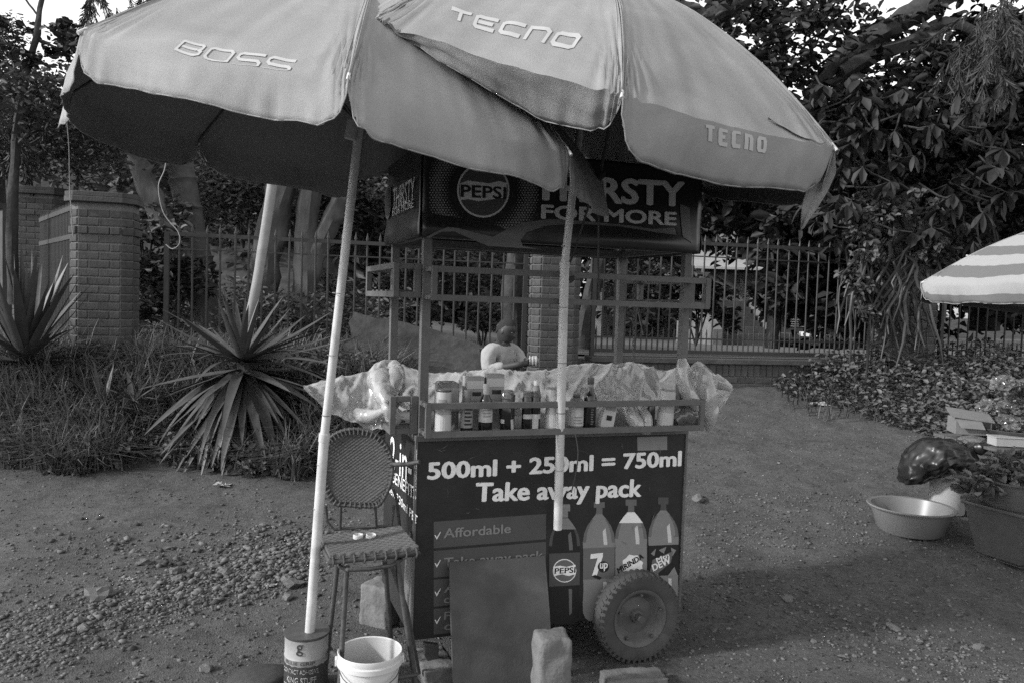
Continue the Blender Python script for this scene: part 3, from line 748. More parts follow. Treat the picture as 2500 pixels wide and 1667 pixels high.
t = empty('garden_stair', Vector((A(1715, 765, 19).x, 19, .70)), R(8), 'short flight of steps between pale sloping stone walls behind the railing', 'stairs')
for k in range(7): MB().box((.25 * 0, .28 * k, .16 * k + .08), (1.3, .28, .16)).build('step', M['concrete'], t)
for sx in (-.85, .85):
    MB().prism([(sx - .11, -.3, -.1), (sx - .11, 2.2, -.1), (sx - .11, 2.2, 1.75), (sx - .11, -.3, .42)], (1, 0, 0), .22).build('side_wall', M['pale_stone'], t)
t = empty('pale_kiosk', A(1735, 625, 21), R(-4), 'low pale roofed shelter seen between the right cart post and the railing', 'shelter')
MB().prism([(-1.9, -1, 0), (1.9, -1, 0), (1.5, 1.2, .55), (-1.5, 1.2, .55)], (0, 0, 1), .06).build('roof', M['roof'], t)
for x in (-1.6, 1.6):
    for y in (-.8, 1.0): MB().box((x, y, -.9), (.12, .12, 1.9)).build('post', M['house'], t)
MB().box((0, 1.0, -.9), (3.2, .1, 1.8)).build('back_wall', M['house'], t)

cc = A(1890, 790, 19.5)
t = empty('parked_car', (cc.x, cc.y, gz(cc.x, cc.y) + .01), R(-28), 'dark parked car with a shiny grille behind the right railing', 'car')
prof = [(-.88, .22), (-.88, .62), (-.74, .82), (-.62, .86), (-.56, 1.30), (-.44, 1.4), (.44, 1.4), (.56, 1.30), (.62, .86), (.74, .82), (.88, .62), (.88, .22)]
def car_sec(y, sx, zt, zs=1): return [(x * sx, y, .22 + (z - .22) * zs if z < .87 else (zt if zt < .9 else .22 + (z - .22) * (zt - .22) / 1.18)) for x, z in prof]
secs = [car_sec(-2.1, .90, .70, .75), car_sec(-1.95, .98, .80, .95), car_sec(-1.0, 1, .89, 1), car_sec(-.75, 1, .92, 1), car_sec(-.05, 1, 1.4), car_sec(1.1, 1, 1.42), car_sec(1.7, 1, .98), car_sec(2.1, .95, .88, .95)]
V_ = [p for s_ in secs for p in s_]; n = len(prof)
F_ = [(i * n + j, i * n + (j + 1) % n, (i + 1) * n + (j + 1) % n, (i + 1) * n + j) for i in range(len(secs) - 1) for j in range(n)] + [tuple(range(n)), tuple(range(len(V_) - 1, len(V_) - n - 1, -1))]
MB().add(V_, F_).build('body', M['car'], t, smooth=True)
MB().prism([(-.55, -.74, .96), (.55, -.74, .96), (.46, -.12, 1.36), (-.46, -.12, 1.36)], (0, -1, .6), .012).build('windscreen', M['glass'], t)
for k in range(5): MB().box((0, -2.13, .52 + k * .05), (.95, .03, .02)).build('grille_bar', M['chrome'], t)
MB().box((0, -2.12, .30), (1.5, .1, .14)).build('bumper', M['car'], t, bevel=.02)
MB().box((0, -2.18, .36), (.5, .01, .1)).build('number_plate', M['white_plastic'], t)
for sx in (-1, 1):
    MB().box((sx * .66, -2.06, .62), (.3, .1, .15)).build('headlight', M['lamp'], t, bevel=.02)
    MB().box((sx * .98, -.55, .98), (.2, .1, .13)).build('mirror', M['chrome'], t, bevel=.02)
    for y in (-1.35, 1.35):
        wq = MB().lathe([(.16, -.1), (.29, -.1), (.32, -.06), (.32, .06), (.29, .1), (.16, .1)], 20, (sx * .8, y, .3), rot=Matrix.Rotation(R(90), 3, 'Y')).build('wheel', M['tyre'], t, smooth=True)
        MB().lathe([(.0, .11), (.17, .1), (.17, -.1), (0, -.11)], 14, (sx * .8, y, .3), rot=Matrix.Rotation(R(90), 3, 'Y')).build('rim', M['chrome'], wq, smooth=True)

# leaning pale pole at the fence, broken boards against the railing
a_, b_ = A(628, 398, 7.35), A(543, 862, 7.15)
t = empty('leaning_pole', b_, 0, 'pale leaning pole rising behind the big agave', 'pole')
q = spline([a_ + (a_ - b_) * .1, A(607, 545, 7.3), A(583, 690, 7.2), b_])
hang(MB().tube(q, .045, 12, wob=.12).build('shaft', mat('weathered_pole', .25, .7, .15, 8, .2, 60, stain=.25), None, smooth=True), t)
hang(MB().tube([A(599, 607, 7.27), A(597.5, 613, 7.27)], .049, 12).build('joint_ring', M['concrete'], None, smooth=True), t)
def ragged(name, pts, Y0, Y1, label, seed, m=None):
    """worn board: outline at the measured places, leaning from Y0 (foot) to Y1 (top)"""
    ys = [p[1] for p in pts]; lo, hi = max(ys), min(ys); W_ = []
    r2 = random.Random(seed)
    for i, (x, y) in enumerate(pts):
        x2, y2 = pts[(i + 1) % len(pts)]
        for k in range(4):
            u = k / 4; xx = x + (x2 - x) * u + (r2.uniform(-3, 3) if k else 0); yy = y + (y2 - y) * u + (r2.uniform(-1.5, 1.5) if k else 0)
            W_.append(A(xx, yy, Y0 + (Y1 - Y0) * (lo - yy) / (lo - hi)))
    c = A(pts[0][0], lo, Y0); t = empty('broken_board', c, 0, label, 'board', 'worn boards leaning on the railing')
    hang(MB().prism(W_, (0, 1, .1), .018).build('sheet', m or M['old_board'], None), t)
ragged('b', [(812, 716), (860, 731), (905, 735), (968, 752), (970, 835), (935, 845), (795, 838), (785, 790), (808, 775), (800, 742)], 7.55, 7.95, 'large worn board with ragged edges leaning on the railing left of the cart', 3)
ragged('b', [(965, 748), (1040, 772), (1102, 792), (1108, 850), (985, 856), (962, 838)], 7.5, 7.9, 'worn board with a split edge between the cart post and the seated man', 4)

# ================================================================= STONES
def rock_mesh(seed, sub=1, flat_=.65, am=1.0):
    bm = bmesh.new(); bmesh.ops.create_icosphere(bm, subdivisions=sub, radius=1)
    o = Vector((seed * 3.7, seed * 1.3, seed * .7))
    for v in bm.verts:
        k = 1 + am * .62 * noise.noise(v.co * 1.1 + o) + am * .3 * noise.noise(v.co * 2.7 + o)
        v.co = Vector((v.co.x * k, v.co.y * k * .85, v.co.z * k * flat_))
    me = bpy.data.meshes.new('stone'); bm.to_mesh(me); bm.free(); return me
RK = [rock_mesh(i, 2) for i in range(7)]
for m_ in RK: m_.materials.append(M['stone'])
RKP = [m_.copy() for m_ in RK]
for m_ in RKP: m_.materials.clear(); m_.materials.append(M['pale_stone'])
def ground_at(x, y):
    """ground point under measured place (x, y)"""
    Y = 4.0
    for _ in range(60):
        p = A(x, y, Y); e = p.z - gh(p.x, p.y)
        Y2 = Y + e * 2.0; 
        if abs(e) < .0005: break
        Y = max(2.2, min(8.5, Y2))
    return A(x, y, Y)
def stone(x, y, px, label, group=None, pale=False, rz=None, flat_=1.0, name='stone'):
    p = ground_at(x, y); s_ = px * .5 * K * p.y / F
    o = bpy.data.objects.new(name, rnd.choice(RKP if pale else RK)); col.objects.link(o)
    o.location = (p.x, p.y + s_ * .5, gh(p.x, p.y) + s_ * .28); o.scale = (s_, s_, s_ * flat_); o.rotation_euler = (rnd.uniform(-.3, .3), rnd.uniform(-.3, .3), rnd.uniform(0, 6.28) if rz is None else rz)
    return tag(o, label, 'stone', group)
stone(1607, 1152, 34, 'lone stone on open dirt right of the cart casting a long shadow')
stone(2253, 1492, 26, 'round stone at the right picture edge below the square pot')
stone(2056, 1448, 34, 'flat pale stone in the lower right foreground', flat_=.5)
o_ = stone(590, 1583, 150, 'low smooth rock at the bottom edge left of the tin', flat_=.75); o_.data = rock_mesh(3, 3, .42, .35); o_.location.z -= .02; o_.rotation_euler = (0, 0, .4); o_.data.materials.append(M['earth_mound']); o_.data.polygons.foreach_set('use_smooth', [True] * len(o_.data.polygons))
stone(398, 1316, 30, 'pale squarish stone standing among the rubble left of the pole', pale=True)
stone(320, 1362, 26, 'white faced stone in the rubble beside a scrap of paper', pale=True)
stone(672, 1350, 48, 'long stone lying at the foot of the left umbrella pole', flat_=.7)
stone(590, 1372, 16, 'small white stone at the edge of the rubble', pale=True)
stone(222, 1378, 62, 'largest rubble stone with smaller ones heaped round it')
stone(470, 1542, 34, 'dark stone near the bottom edge left of the smooth rock')
stone(1812, 1380, 30, 'pale stone on the edge of the shade right of the wheel', flat_=.6)
stone(1940, 1512, 24, 'small pale stone in the shaded foreground right of the wheel', flat_=.5, pale=True)
G_ = 'loose rubble stones on the dirt left of the cart'; lab = 'loose grey rubble stone on the dirt left of the tin'
for k in range(74):
    u = rnd.random(); x = 60 + 640 * u; y = 1455 - 175 * u + rnd.gauss(0, 42)
    if not 1175 < y < 1540 or x > 705: continue
    stone(x, y, rnd.choice((10, 11, 12, 13, 14, 16, 18, 22, 28)), lab, G_)
G2 = 'small stones on the dirt right of the cart'
for k in range(30):
    stone(rnd.uniform(1620, 2300), rnd.uniform(1380, 1560), rnd.choice((9, 10, 12, 14)), 'small stone on the shaded dirt right of the wheel', G2, flat_=.7)
# gravel nobody could count
def gravel(name, pts, smin, smax, m):
    bm = bmesh.new(); bmesh.ops.create_icosphere(bm, subdivisions=1, radius=1); bm.verts.ensure_lookup_table()
    bv = np.array([v.co[:] for v in bm.verts]); bf = np.array([[v.index for v in f.verts] for f in bm.faces]); bm.free()
    n = len(pts); P = np.array(pts); s_ = smin * (smax / smin) ** (rng.random(n) ** 1.8)
    V_ = bv[None] * (1 + rng.normal(size=(n, len(bv), 1)) * .3) * (s_[:, None] * np.stack([rng.uniform(.7, 1.4, n), rng.uniform(.7, 1.3, n), rng.uniform(.45, .8, n)], 1))[:, None, :]
    th = rng.uniform(0, 6.28, n); c, s2 = np.cos(th)[:, None], np.sin(th)[:, None]
    V_ = np.stack([V_[..., 0] * c - V_[..., 1] * s2, V_[..., 0] * s2 + V_[..., 1] * c, V_[..., 2]], -1) + P[:, None, :] + np.array([0, 0, 1]) * (s_ * .25)[:, None, None]
    Fq = (bf[None] + (np.arange(n) * len(bv))[:, None, None]).reshape(-1, 3)
    me = npmesh(name, V_.reshape(-1, 3), Fq); me.materials.append(m); return tag(link(name, me), kind='stuff')
pts = []
while len(pts) < 9000:
    x = rnd.uniform(-20, 2352); y = 1130 + 450 * rnd.random()
    d_ = .07
    line = 1455 - 175 * (x - 60) / 640
    if x < 720: d_ += .9 * math.exp(-((y - line) / 60) ** 2)
    if x < 720 and y < 1215: d_ = .04
    if 520 < x < 1000: d_ += .6 * math.exp(-((y - 1260) / 60) ** 2 - ((x - 700) / 120) ** 2)
    if x > 1600: d_ += .35 * math.exp(-((y - (1450 + (x - 2000) * .35)) / 45) ** 2)
    if 1600 < x < 1990 and y < 1260: d_ += .22
    if rnd.random() < d_:
        p = ground_at(x, y)
        if abs(p.z - gh(p.x, p.y)) < .02: pts.append((p.x, p.y, gh(p.x, p.y)))
gravel('gravel', pts, .003, .013, M['gravel'])
pts = []
while len(pts) < 1500:
    x = rnd.gauss(430, 190) if rnd.random() < .6 else rnd.gauss(640, 70); y = (1455 - 175 * (x - 60) / 640 + rnd.gauss(0, 34)) if rnd.random() < .6 else rnd.gauss(1265, 38)
    if 10 < x < 760 and 1185 < y < 1540:
        p = ground_at(x, y); pts.append((p.x, p.y, gh(p.x, p.y)))
gravel('rubble', pts, .006, .024, M['gravel'])
pts = []
for _ in range(20000):
    x = rnd.uniform(-4.5, 5.5); y = rnd.uniform(3.0, 8.6)
    if y < yf(x) - .3 and not (x < -.7 and y > 6.2): pts.append((x, y, gh(x, y)))
gravel('grit', pts, .0025, .010, M['gravel'])
# scraps of paper and plastic
def scrap(x, y, px, label, seed):
    p = ground_at(x, y); s_ = px * K * p.y / F; r2 = random.Random(seed)
    V_, F_ = grid(lambda u, v: ((u - .5) * s_ * (.75 + .35 * r2.uniform(-1, 1)), (v - .5) * s_ * .6 + r2.uniform(-.12, .12) * s_, .004 + abs(r2.gauss(0, .07)) * s_), 9, 6)
    o = MB().add(V_, F_).build('litter_scrap', M['carton']); o.location = (p.x, p.y, gh(p.x, p.y)); tag(o, label, 'litter', 'scraps of litter on the dirt')
scrap(513, 1115, 44, 'crumpled white scrap at the foot of the planted bank', 1)
scrap(338, 1362, 30, 'torn white scrap among the rubble, right of the white faced stone', 2)
scrap(300, 1330, 26, 'thin crumpled scrap above the white faced stone', 3)
scrap(620, 1345, 30, 'pale crumpled scrap beside the long stone', 4)
scrap(1880, 927, 44, 'long pale scrap lying below the leaves on the right', 5)

# ================================================================= THE CART
CA = R(20); CW, CD = 1.315, .70
cart = empty('drinks_cart', (-.387, 3.35, 0), CA, 'steel drinks vending cart with printed panels, racks and one big wheel', 'vending cart')
CO = Vector((-.387, 3.35, 0)); EX = Vector((math.cos(CA), math.sin(CA), 0)); EY = Vector((-math.sin(CA), math.cos(CA), 0))
def fr(x, y, t=0.0):
    """cart coordinates (along the front, height) of measured place (x, y) on the plane t behind the front"""
    v = cd + cr * ((x * K - CX) / F) + cu * ((CY - y * K) / F)
    k = ((CO + EY * t - Vector((0, 0, EYE))) @ EY) / (v @ EY)
    P = Vector((0, 0, EYE)) + v * k - CO
    return P @ EX, P.z
def fs(x, y):
    """cart coordinates (depth, height) of measured place (x, y) on the left side plane"""
    v = cd + cr * ((x * K - CX) / F) + cu * ((CY - y * K) / F)
    k = ((CO - Vector((0, 0, EYE))) @ EX) / (v @ EX)
    P = Vector((0, 0, EYE)) + v * k - CO
    return P @ EY, P.z
zb, zt = .152, 1.012
front = MB().box((CW / 2, .012, (zb + zt) / 2), (CW, .024, zt - zb)).build('front_panel', M['panel'], cart, bevel=.003)
side = MB().box((.012, CD / 2 + .014, (zb + zt) / 2), (.024, CD - .03, zt - zb)).build('side_panel', M['panel'], cart, bevel=.003)
MB().box((CW - .012, CD / 2 + .014, (zb + zt) / 2), (.024, CD - .03, zt - zb)).build('side_panel', M['panel'], cart, bevel=.003)
MB().box((CW / 2, CD - .012, (zb + zt) / 2), (CW - .06, .024, zt - zb)).build('back_panel', M['panel'], cart)
MB().box((CW / 2, CD / 2, zb + .02), (CW - .06, CD - .06, .02)).build('bottom_tray', M['cart_steel'], cart)
MB().box((CW / 2, CD / 2, zt + .014), (CW + .02, CD + .02, .026)).build('counter_top', M['cart_steel'], cart, bevel=.003)
for x, y in ((.024, .022), (CW - .024, .022), (.024, CD - .022), (CW - .024, CD - .022)):
    MB().box((x, y, (zt + .027 + 1.93) / 2), (.038, .038, 1.93 - zt - .027)).build('post', M['cart_steel'], cart, bevel=.002)
for x in (-.004, CW + .004): MB().box((x, -.002, (zb + zt) / 2), (.012, .012, zt - zb + .01)).build('corner_trim', M['cart_steel'], cart, bevel=.002)
# racks: front, left and right at counter height, and the rail boxes higher up
def rack(name, sA, sB, z0, z1, out, floor=True, slats=0, left=False, right=False, w_=.026):
    mb = MB()
    for z in (z0, z1):
        mb.bar((sA, -out, z), (sB, -out, z), .018, w_)
        for s_ in (sA + .013, sB - .013): mb.bar((s_, -out + .01, z), (s_, .0, z), w_ * .8, .018)
    for s_ in (sA + .012, sB - .012): mb.bar((s_, -out - .0015, z0 - w_ / 2), (s_, -out - .0015, z1 + w_ / 2), .024, .019, up=(0, 1, 0))
    t_ = mb.build(name, M['cart_steel'], cart, bevel=.0015)
    if floor: MB().box(((sA + sB) / 2, -out / 2 + .004, z0 - .004), (sB - sA - .06, out - .022, .006)).build('rack_floor', M['cart_steel'], t_)
    return t_
rack('front_rack', .0, CW + .012, 1.063, 1.181, .125)
rack('front_rail_box', .01, CW + .012, 1.624, 1.74, .125, floor=False)
def side_rack(name, z0, z1, sgn, out=.105, slats=True):
    mb = MB(); x0 = 0 if sgn < 0 else CW; xo = x0 + sgn * out
    for z in (z0, z1):
        mb.bar((xo, .02, z), (xo, CD, z), .018, .026)
        for y in (.035, CD - .015): mb.bar((xo, y, z), (x0, y, z), .02, .024)
    for y in (.03, CD - .012): mb.bar((xo - sgn * .001, y, z0 - .012), (xo - sgn * .001, y, z1 + .012), .024, .03, up=(0, 1, 0))
    mb.bar((x0 + sgn * .012, .03, z0 - .012), (x0 + sgn * .012, .03, z1 + .012), .03, .026, up=(0, 1, 0))
    t_ = mb.build(name, M['cart_steel'], cart, bevel=.0015)
    if slats:
        for k in range(6):
            y = .09 + k * (CD - .14) / 5
            MB().box(((x0 + xo) / 2, y, z0 + .016), (out - .03, .05, .008)).build('slat', M['wood'], t_)
side_rack('side_rail_box', 1.632, 1.752, -1); side_rack('side_rail_box', 1.632, 1.748, 1)
side_rack('side_rack', 1.055, 1.192, -1); side_rack('side_rack', 1.055, 1.18, 1)
# sign box with glossy banners
SZ0, SZ1 = 1.872, 2.262
def bulge(u, v, curl): return curl * math.exp(-((v - .10) / .11) ** 2) * (.5 + .5 * math.sin(u * 9 + 1.0)) + .0012 * math.sin(u * 17 + v * 5)
def banner(name, p0, p1, outv, n=40, curl=.05, drop=None):
    p0 = Vector(p0); p1 = Vector(p1); outv = Vector(outv)
    def fn(u, v):
        z = SZ0 + (SZ1 - SZ0) * v; z -= (drop(u) if drop else 0) * (1 - v) ** 3
        b = bulge(u, v, curl)
        return p0 + (p1 - p0) * u + outv * (b + .004) + Vector((0, 0, z))
    V_, F_ = grid(fn, n, 26); o = MB().add(V_, F_).build(name, M['banner'], cart, smooth=True)
    so_ = o.modifiers.new('thickness', 'SOLIDIFY'); so_.thickness = .0016; so_.offset = 1; return o
ban = banner('sign_front', (-.012, -.02, 0), (CW + .012, -.02, 0), (0, -1, 0), 60, .018)
bs = banner('sign_side', (-.014, CD, 0), (-.014, -.018, 0), (-1, 0, 0), 24, .012)
banner('sign_side', (CW + .014, -.018, 0), (CW + .014, CD, 0), (1, 0, 0), 24, .012)
banner('sign_back', (CW, CD + .02, 0), (0, CD + .02, 0), (0, 1, 0), 20, .01)
MB().box((CW / 2, CD / 2, SZ1 - .02), (CW - .01, CD - .01, .03)).build('roof_board', M['wood'], cart)
for k in range(3): MB().box((CW / 2, .15 + k * .2, 1.925 + .01), (CW - .09, .19, .014)).build('ceiling_plank', M['wood'], cart)
for y in (.03, CD - .03): MB().box((CW / 2, y + .002, 1.895), (CW - .08, .03, .04)).build('head_beam', M['cart_steel'], cart, bevel=.002)
for x in (.026, CW - .026): MB().box((x, CD / 2, 1.897), (.03, CD - .09, .036)).build('head_beam', M['cart_steel'], cart, bevel=.002)
# wheel
def wheel(s_, t_, z, face, hidden=False):
    rot = Matrix.Rotation(R(90), 3, 'X')
    wq = MB().lathe([(.132, -.035), (.150, -.045), (.190, -.047), (.203, -.036), (.207, -.015), (.208, 0), (.207, .015), (.203, .036), (.190, .047), (.150, .045), (.132, .035)], 48, (s_, t_, z), rot=rot, close=True).build('wheel', M['tyre'], cart, smooth=True)
    if hidden: return
    tr = MB()
    for k in range(44):
        for side_, da in ((-1, 0), (1, .5)):
            a = (k + da) / 44 * 2 * math.pi; q = Matrix.Rotation(-a, 3, 'Y')
            tr.box(Vector((s_, t_, z)) + q @ Vector((.2042, side_ * .021, 0)), (.009, .034, .012), q @ Matrix.Rotation(side_ * .35, 3, 'X'))
            if side_ < 0: tr.box(Vector((s_, t_, z)) + q @ Vector((.194, -.0452, 0)), (.026, .005, .012), q)
    tr.build('tread', M['tyre'], wq)
    MB().lathe([(.134, -.03), (.137, .030), (.134, .040), (.124, .038), (.112, .026), (.10, .006), (.085, -.010), (.034, -.004), (.028, .012), (0, .012)], 40, (s_, t_, z), rot=rot).build('rim', M['rim'], wq, smooth=True)
    MB().tube([(s_, t_ + .02, z), (s_, t_ - .052, z)], .017, 14).build('axle_stub', M['dark_metal'], wq, smooth=True)
    for k in range(5):
        a = k / 5 * 2 * math.pi + .3; MB().lathe([(.0, .018), (.007, .016), (.008, 0)][::-1], 8, (s_ + .108 * math.cos(a), t_ - .026, z + .108 * math.sin(a)), rot=Matrix.Rotation(R(90), 3, 'X')).build('bolt', M['dark_metal'], wq)
ws, wz = fr(1461, 1429, -.085)
WB = gh(*((CO + EX * ws - EY * .085).xy))
wheel(ws, -.085, WB + .205, -1)
wheel(ws, CD + .085, WB + .205, 1, True)
MB().tube([(ws, -.08, WB + .205), (ws, CD + .08, WB + .205)], .014, 10).build('axle', M['dark_metal'], cart)
for y in (.08, CD - .08): MB().box((ws, y, (WB + .205 + zb) / 2 + .0), (.06, .03, abs(WB + .205 - zb) + .06)).build('axle_bracket', M['dark_metal'], cart)
# front prop: curved steel foot on a slab
fp = [fr(x, y, .02) for x, y in ((972, 1472), (1006, 1476), (1005, 1500), (1012, 1520), (1030, 1542), (1026, 1556), (1012, 1556), (990, 1530), (972, 1500))]
MB().prism([(s_, .0, z) for s_, z in fp], (0, 1, 0), .03).build('foot_bracket', M['dark_metal'], cart, bevel=.004)
s_, z_ = fr(1021, 1545, 0); MB().lathe([(0, .008), (.012, .007), (.014, 0)][::-1], 10, (s_, 0, z_), rot=Matrix.Rotation(R(90), 3, 'X')).build('bolt', M['rim'], cart)
MB().box((.1, CD - .1, (zb - .02) / 2 + .0), (.05, .05, zb + .04)).build('rear_foot', M['dark_metal'], cart)

# ---- lettering and print on the front
FRM = (Vector((0, 0, 0)), Vector((1, 0, 0)), Vector((0, 0, 1)), Vector((0, -1, 0)))
def ftext(body, x0, yb0, x1, yb1, capx, capy, m, bold=.02, heavy=0.0, name='lettering', parent=None, t=0.0, frame=None, off=.002, shear=0):
    """string from the measured baseline ends to the measured top"""
    s0, z0 = fr(x0, yb0, t); s1, z1 = fr(x1, yb1, t); st_, zc = fr(capx, capy, t)
    u = (st_ - s0) / (s1 - s0); h = zc - (z0 + (z1 - z0) * u)
    ang = math.atan2(z1 - z0, s1 - s0); L_ = math.hypot(s1 - s0, z1 - z0)
    o_ = Vector((s0, t, z0)); ax = Vector((math.cos(ang), 0, math.sin(ang))); ay = Vector((-math.sin(ang), 0, math.cos(ang)))
    return text(body, name, parent or front, m, (o_, ax, ay, Vector((0, -1, 0))), 0, L_, 0, h, bold, shear, off=off, heavy=heavy)
def fpoly(pts, m, off=.001, name='print', parent=None, t=0.0):
    return flat(name, [fr(x, y, t) for x, y in pts], parent or front, m, (Vector((0, t, 0)),) + FRM[1:], off)
PL = M['print_lite']
ftext('500ml + 250ml = 750ml', 983, 1099, 1562, 1068, 1150, 1054, PL, 0, heavy=.056, off=.0045)
o_ = ftext('Take away pack', 1093, 1150, 1470, 1138, 1130, 1108, PL, 0, heavy=.05, off=.0045)
fpoly([(1463, 1003), (1532, 1001), (1532, 1032), (1464, 1034)], M['print_soft'], .0012, 'sticker')
for a, b, c, d_ in ((1185, 1254, 1181, 1237), (1254, 1323, 1241, 1302), (1324, 1395, 1306, 1366), (1400, 1465, 1372, 1430)):
    pass
bx = [((996, 1197), (1254, 1179), (1254, 1237), (996, 1258)), ((996, 1264), (1254, 1243), (1254, 1303), (996, 1325)), ((996, 1330), (1254, 1309), (1254, 1368), (996, 1392)), ((996, 1397), (1254, 1374), (1254, 1430), (996, 1456))]
for p in bx: fpoly(p, M['panel_band'], .001, 'printed_band')
ftext('Affordable', 1019, 1234, 1172, 1222, 1030, 1212, M['print_soft'], .012, heavy=.03, off=.0035)
ftext('Take away pack', 1019, 1300, 1246, 1282, 1035, 1279, M['print_soft'], .012, heavy=.03, off=.0035)
ftext('Available', 1019, 1360, 1180, 1346, 1030, 1341, M['print_soft'], .03); ftext('on the go', 1019, 1384, 1170, 1370, 1024, 1366, M['print_soft'], .03)
ftext('Fun every', 1020, 1422, 1180, 1406, 1024, 1404, M['print_soft'], .03); ftext('day', 1020, 1446, 1080, 1440, 1030, 1427, M['print_soft'], .03)
for x, y in ((1004, 1236), (1004, 1300), (1004, 1366), (1004, 1430)):
    fpoly([(x - 6, y - 8), (x - 4, y - 9), (x - 1, y - 3), (x + 7, y - 16), (x + 8, y - 15), (x - 1, y + 2)], M['print_lite'], .002, 'check_mark')
for k in range(26):   # scuffs and scratches on the printed vinyl
    x = rnd.choice((rnd.uniform(980, 1100), rnd.uniform(1400, 1565), rnd.uniform(1000, 1560))); y = rnd.choice((rnd.uniform(1010, 1060), rnd.uniform(1070, 1250), rnd.uniform(1150, 1400)))
    a = rnd.uniform(-.5, .5) + rnd.choice((0, 1.57)); l = rnd.uniform(6, 34); w2 = rnd.uniform(.3, .8); dx, dy = math.cos(a) * l, math.sin(a) * l; c2 = rnd.uniform(-4, 4)
    fpoly([(x, y), (x + dx * .5 - dy / l * c2, y + dy * .5 + dx / l * c2), (x + dx, y + dy), (x + dx * .5 - dy / l * (c2 + w2 * 2), y + dy * .5 + dx / l * (c2 + w2 * 2))], M['print_mid'], .0046, 'scratch')
# pictured bottles: outline, cap, label, highlight
def pic(xc, ytop, ybot, hw, ycap, capm, body, lab0, lab1, labm, lean=0, hi=None, neckm=None, edge=None):
    edge = edge or M['print_mid']
    H = ybot - ytop
    shp = [(.0, .16), (.03, .17), (.05, .22), (.09, .45), (.15, .74), (.22, .93), (.30, 1.0), (.40, .97), (.50, .96), (.62, .97), (.72, .93), (.84, .98), (.93, .95), (.98, .80), (1, .6)]
    f = lambda k, u: (xc + k * hw + lean * u, ytop + H * u)
    pts = [f(-w_, u) for u, w_ in shp] + [f(w_, u) for u, w_ in reversed(shp)]
    fpoly(pts, body, .001, 'bottle_print')
    fpoly([f(-.2, .045), f(.2, .045), f(.2, -.0), f(.17, -.012), (xc + .34 * hw, ytop - 3), (xc + .34 * hw, ycap), (xc - .34 * hw, ycap), (xc - .34 * hw, ytop - 3), f(-.17, -.012)], capm, .0015, 'cap_print')
    if neckm: fpoly([f(-w_, u) for u, w_ in shp[2:5]] + [f(w_, u) for u, w_ in reversed(shp[2:5])], neckm, .0014, 'neck_print')
    u0, u1 = (lab0 - ytop) / H, (lab1 - ytop) / H
    fpoly([f(-.98, u0), f(.98, u0 - .012), f(.98, u1 - .015), f(-.98, u1)], labm, .002, 'label_print')
    for sg in (-1, 1): fpoly([f(sg * w_, u) for u, w_ in shp[3:13] if u < u0 - .01] + [f(sg * w_ * .8, u) for u, w_ in reversed(shp[3:13]) if u < u0 - .01], edge, .0012, 'shade_print')
    if hi:
        fpoly([f(.22, .2), f(.4, .17), f(.52, .3), f(.52, u0 - .03), f(.3, u0 - .03)], hi, .0015, 'highlight_print')
        if u1 < .9: fpoly([f(.28, u1 + .02), f(.5, u1 + .02), f(.5, .9), f(.34, .92)], hi, .0015, 'highlight_print')
pic(1297, 1176, 1432, 36, 1157, M['print_soft'], M['print_dark'], 1270, 1346, M['panel_band'], -2, M['print_mid'], M['print_soft'], M['panel_band'])
pic(1376, 1168, 1424, 37, 1152, M['print_mid'], M['print_soft'], 1258, 1330, M['print_mid'], -2, M['sign_white'])
pic(1449, 1163, 1408, 37, 1146, M['print_mid'], M['print_soft'], 1256, 1324, M['print_grey'], 0, M['sign_white'], M['print_lite'])
pic(1523, 1160, 1400, 35, 1141, M['panel_band'], M['print_soft'], 1252, 1322, M['print_dark'], 2, M['sign_white'])
# label art
def ring(x, y, r_, m0, m1):
    fpoly([(x + r_ * math.cos(a * .2618), y + r_ * math.sin(a * .2618)) for a in range(24)], m0, .003, 'emblem_print')
    fpoly([(x + r_ * .92 * math.cos(a * .2618), y + r_ * .92 * math.sin(a * .2618)) for a in range(24)], m1, .0036, 'emblem_print')
ring(1296, 1309, 27, M['print_lite'], M['print_mid'])
fpoly([(1270, 1300), (1285, 1297), (1300, 1300), (1321, 1295), (1321, 1317), (1305, 1321), (1290, 1317), (1271, 1321)], M['print_lite'], .0042, 'emblem_print')
ftext('PEPSI', 1273, 1316, 1320, 1313, 1276, 1303, M['print_dark'], .04, off=.005)
fpoly([(1356, 1271), (1384, 1268), (1384, 1276), (1370, 1320), (1359, 1321), (1372, 1280), (1355, 1282)], M['print_lite'], .003, 'emblem_print')
fpoly([(1358, 1322), (1366, 1318), (1382, 1325), (1376, 1330)], M['print_dark'], .003, 'emblem_print')
fpoly([(1385 + 13 * math.cos(a * .4), 1300 + 13 * math.sin(a * .4)) for a in range(16)], M['print_dark'], .0033, 'emblem_print')
ftext('up', 1377, 1304, 1394, 1303, 1379, 1292, M['print_lite'], .05, off=.005)
fpoly([(1452 + 22 * math.cos(a * .4) * (1 + .15 * (a % 2)), 1298 + 24 * math.sin(a * .4) * (1 + .15 * (a % 2))) for a in range(16)], M['print_lite'], .003, 'emblem_print')
ftext('MIRINDA', 1420, 1315, 1478, 1280, 1424, 1300, M['print_dark'], .05, off=.005)
for p in (((1494, 1270), (1506, 1258), (1502, 1276)), ((1540, 1256), (1552, 1262), (1544, 1276)), ((1496, 1318), (1508, 1300), (1512, 1322)), ((1532, 1322), (1548, 1300), (1556, 1320)), ((1512, 1262), (1530, 1254), (1524, 1270))):
    fpoly(p, M['print_grey'], .003, 'emblem_print')
fpoly([(1492, 1310), (1498, 1284), (1545, 1264), (1540, 1290), (1504, 1320)], M['print_mid'], .0036, 'emblem_print')
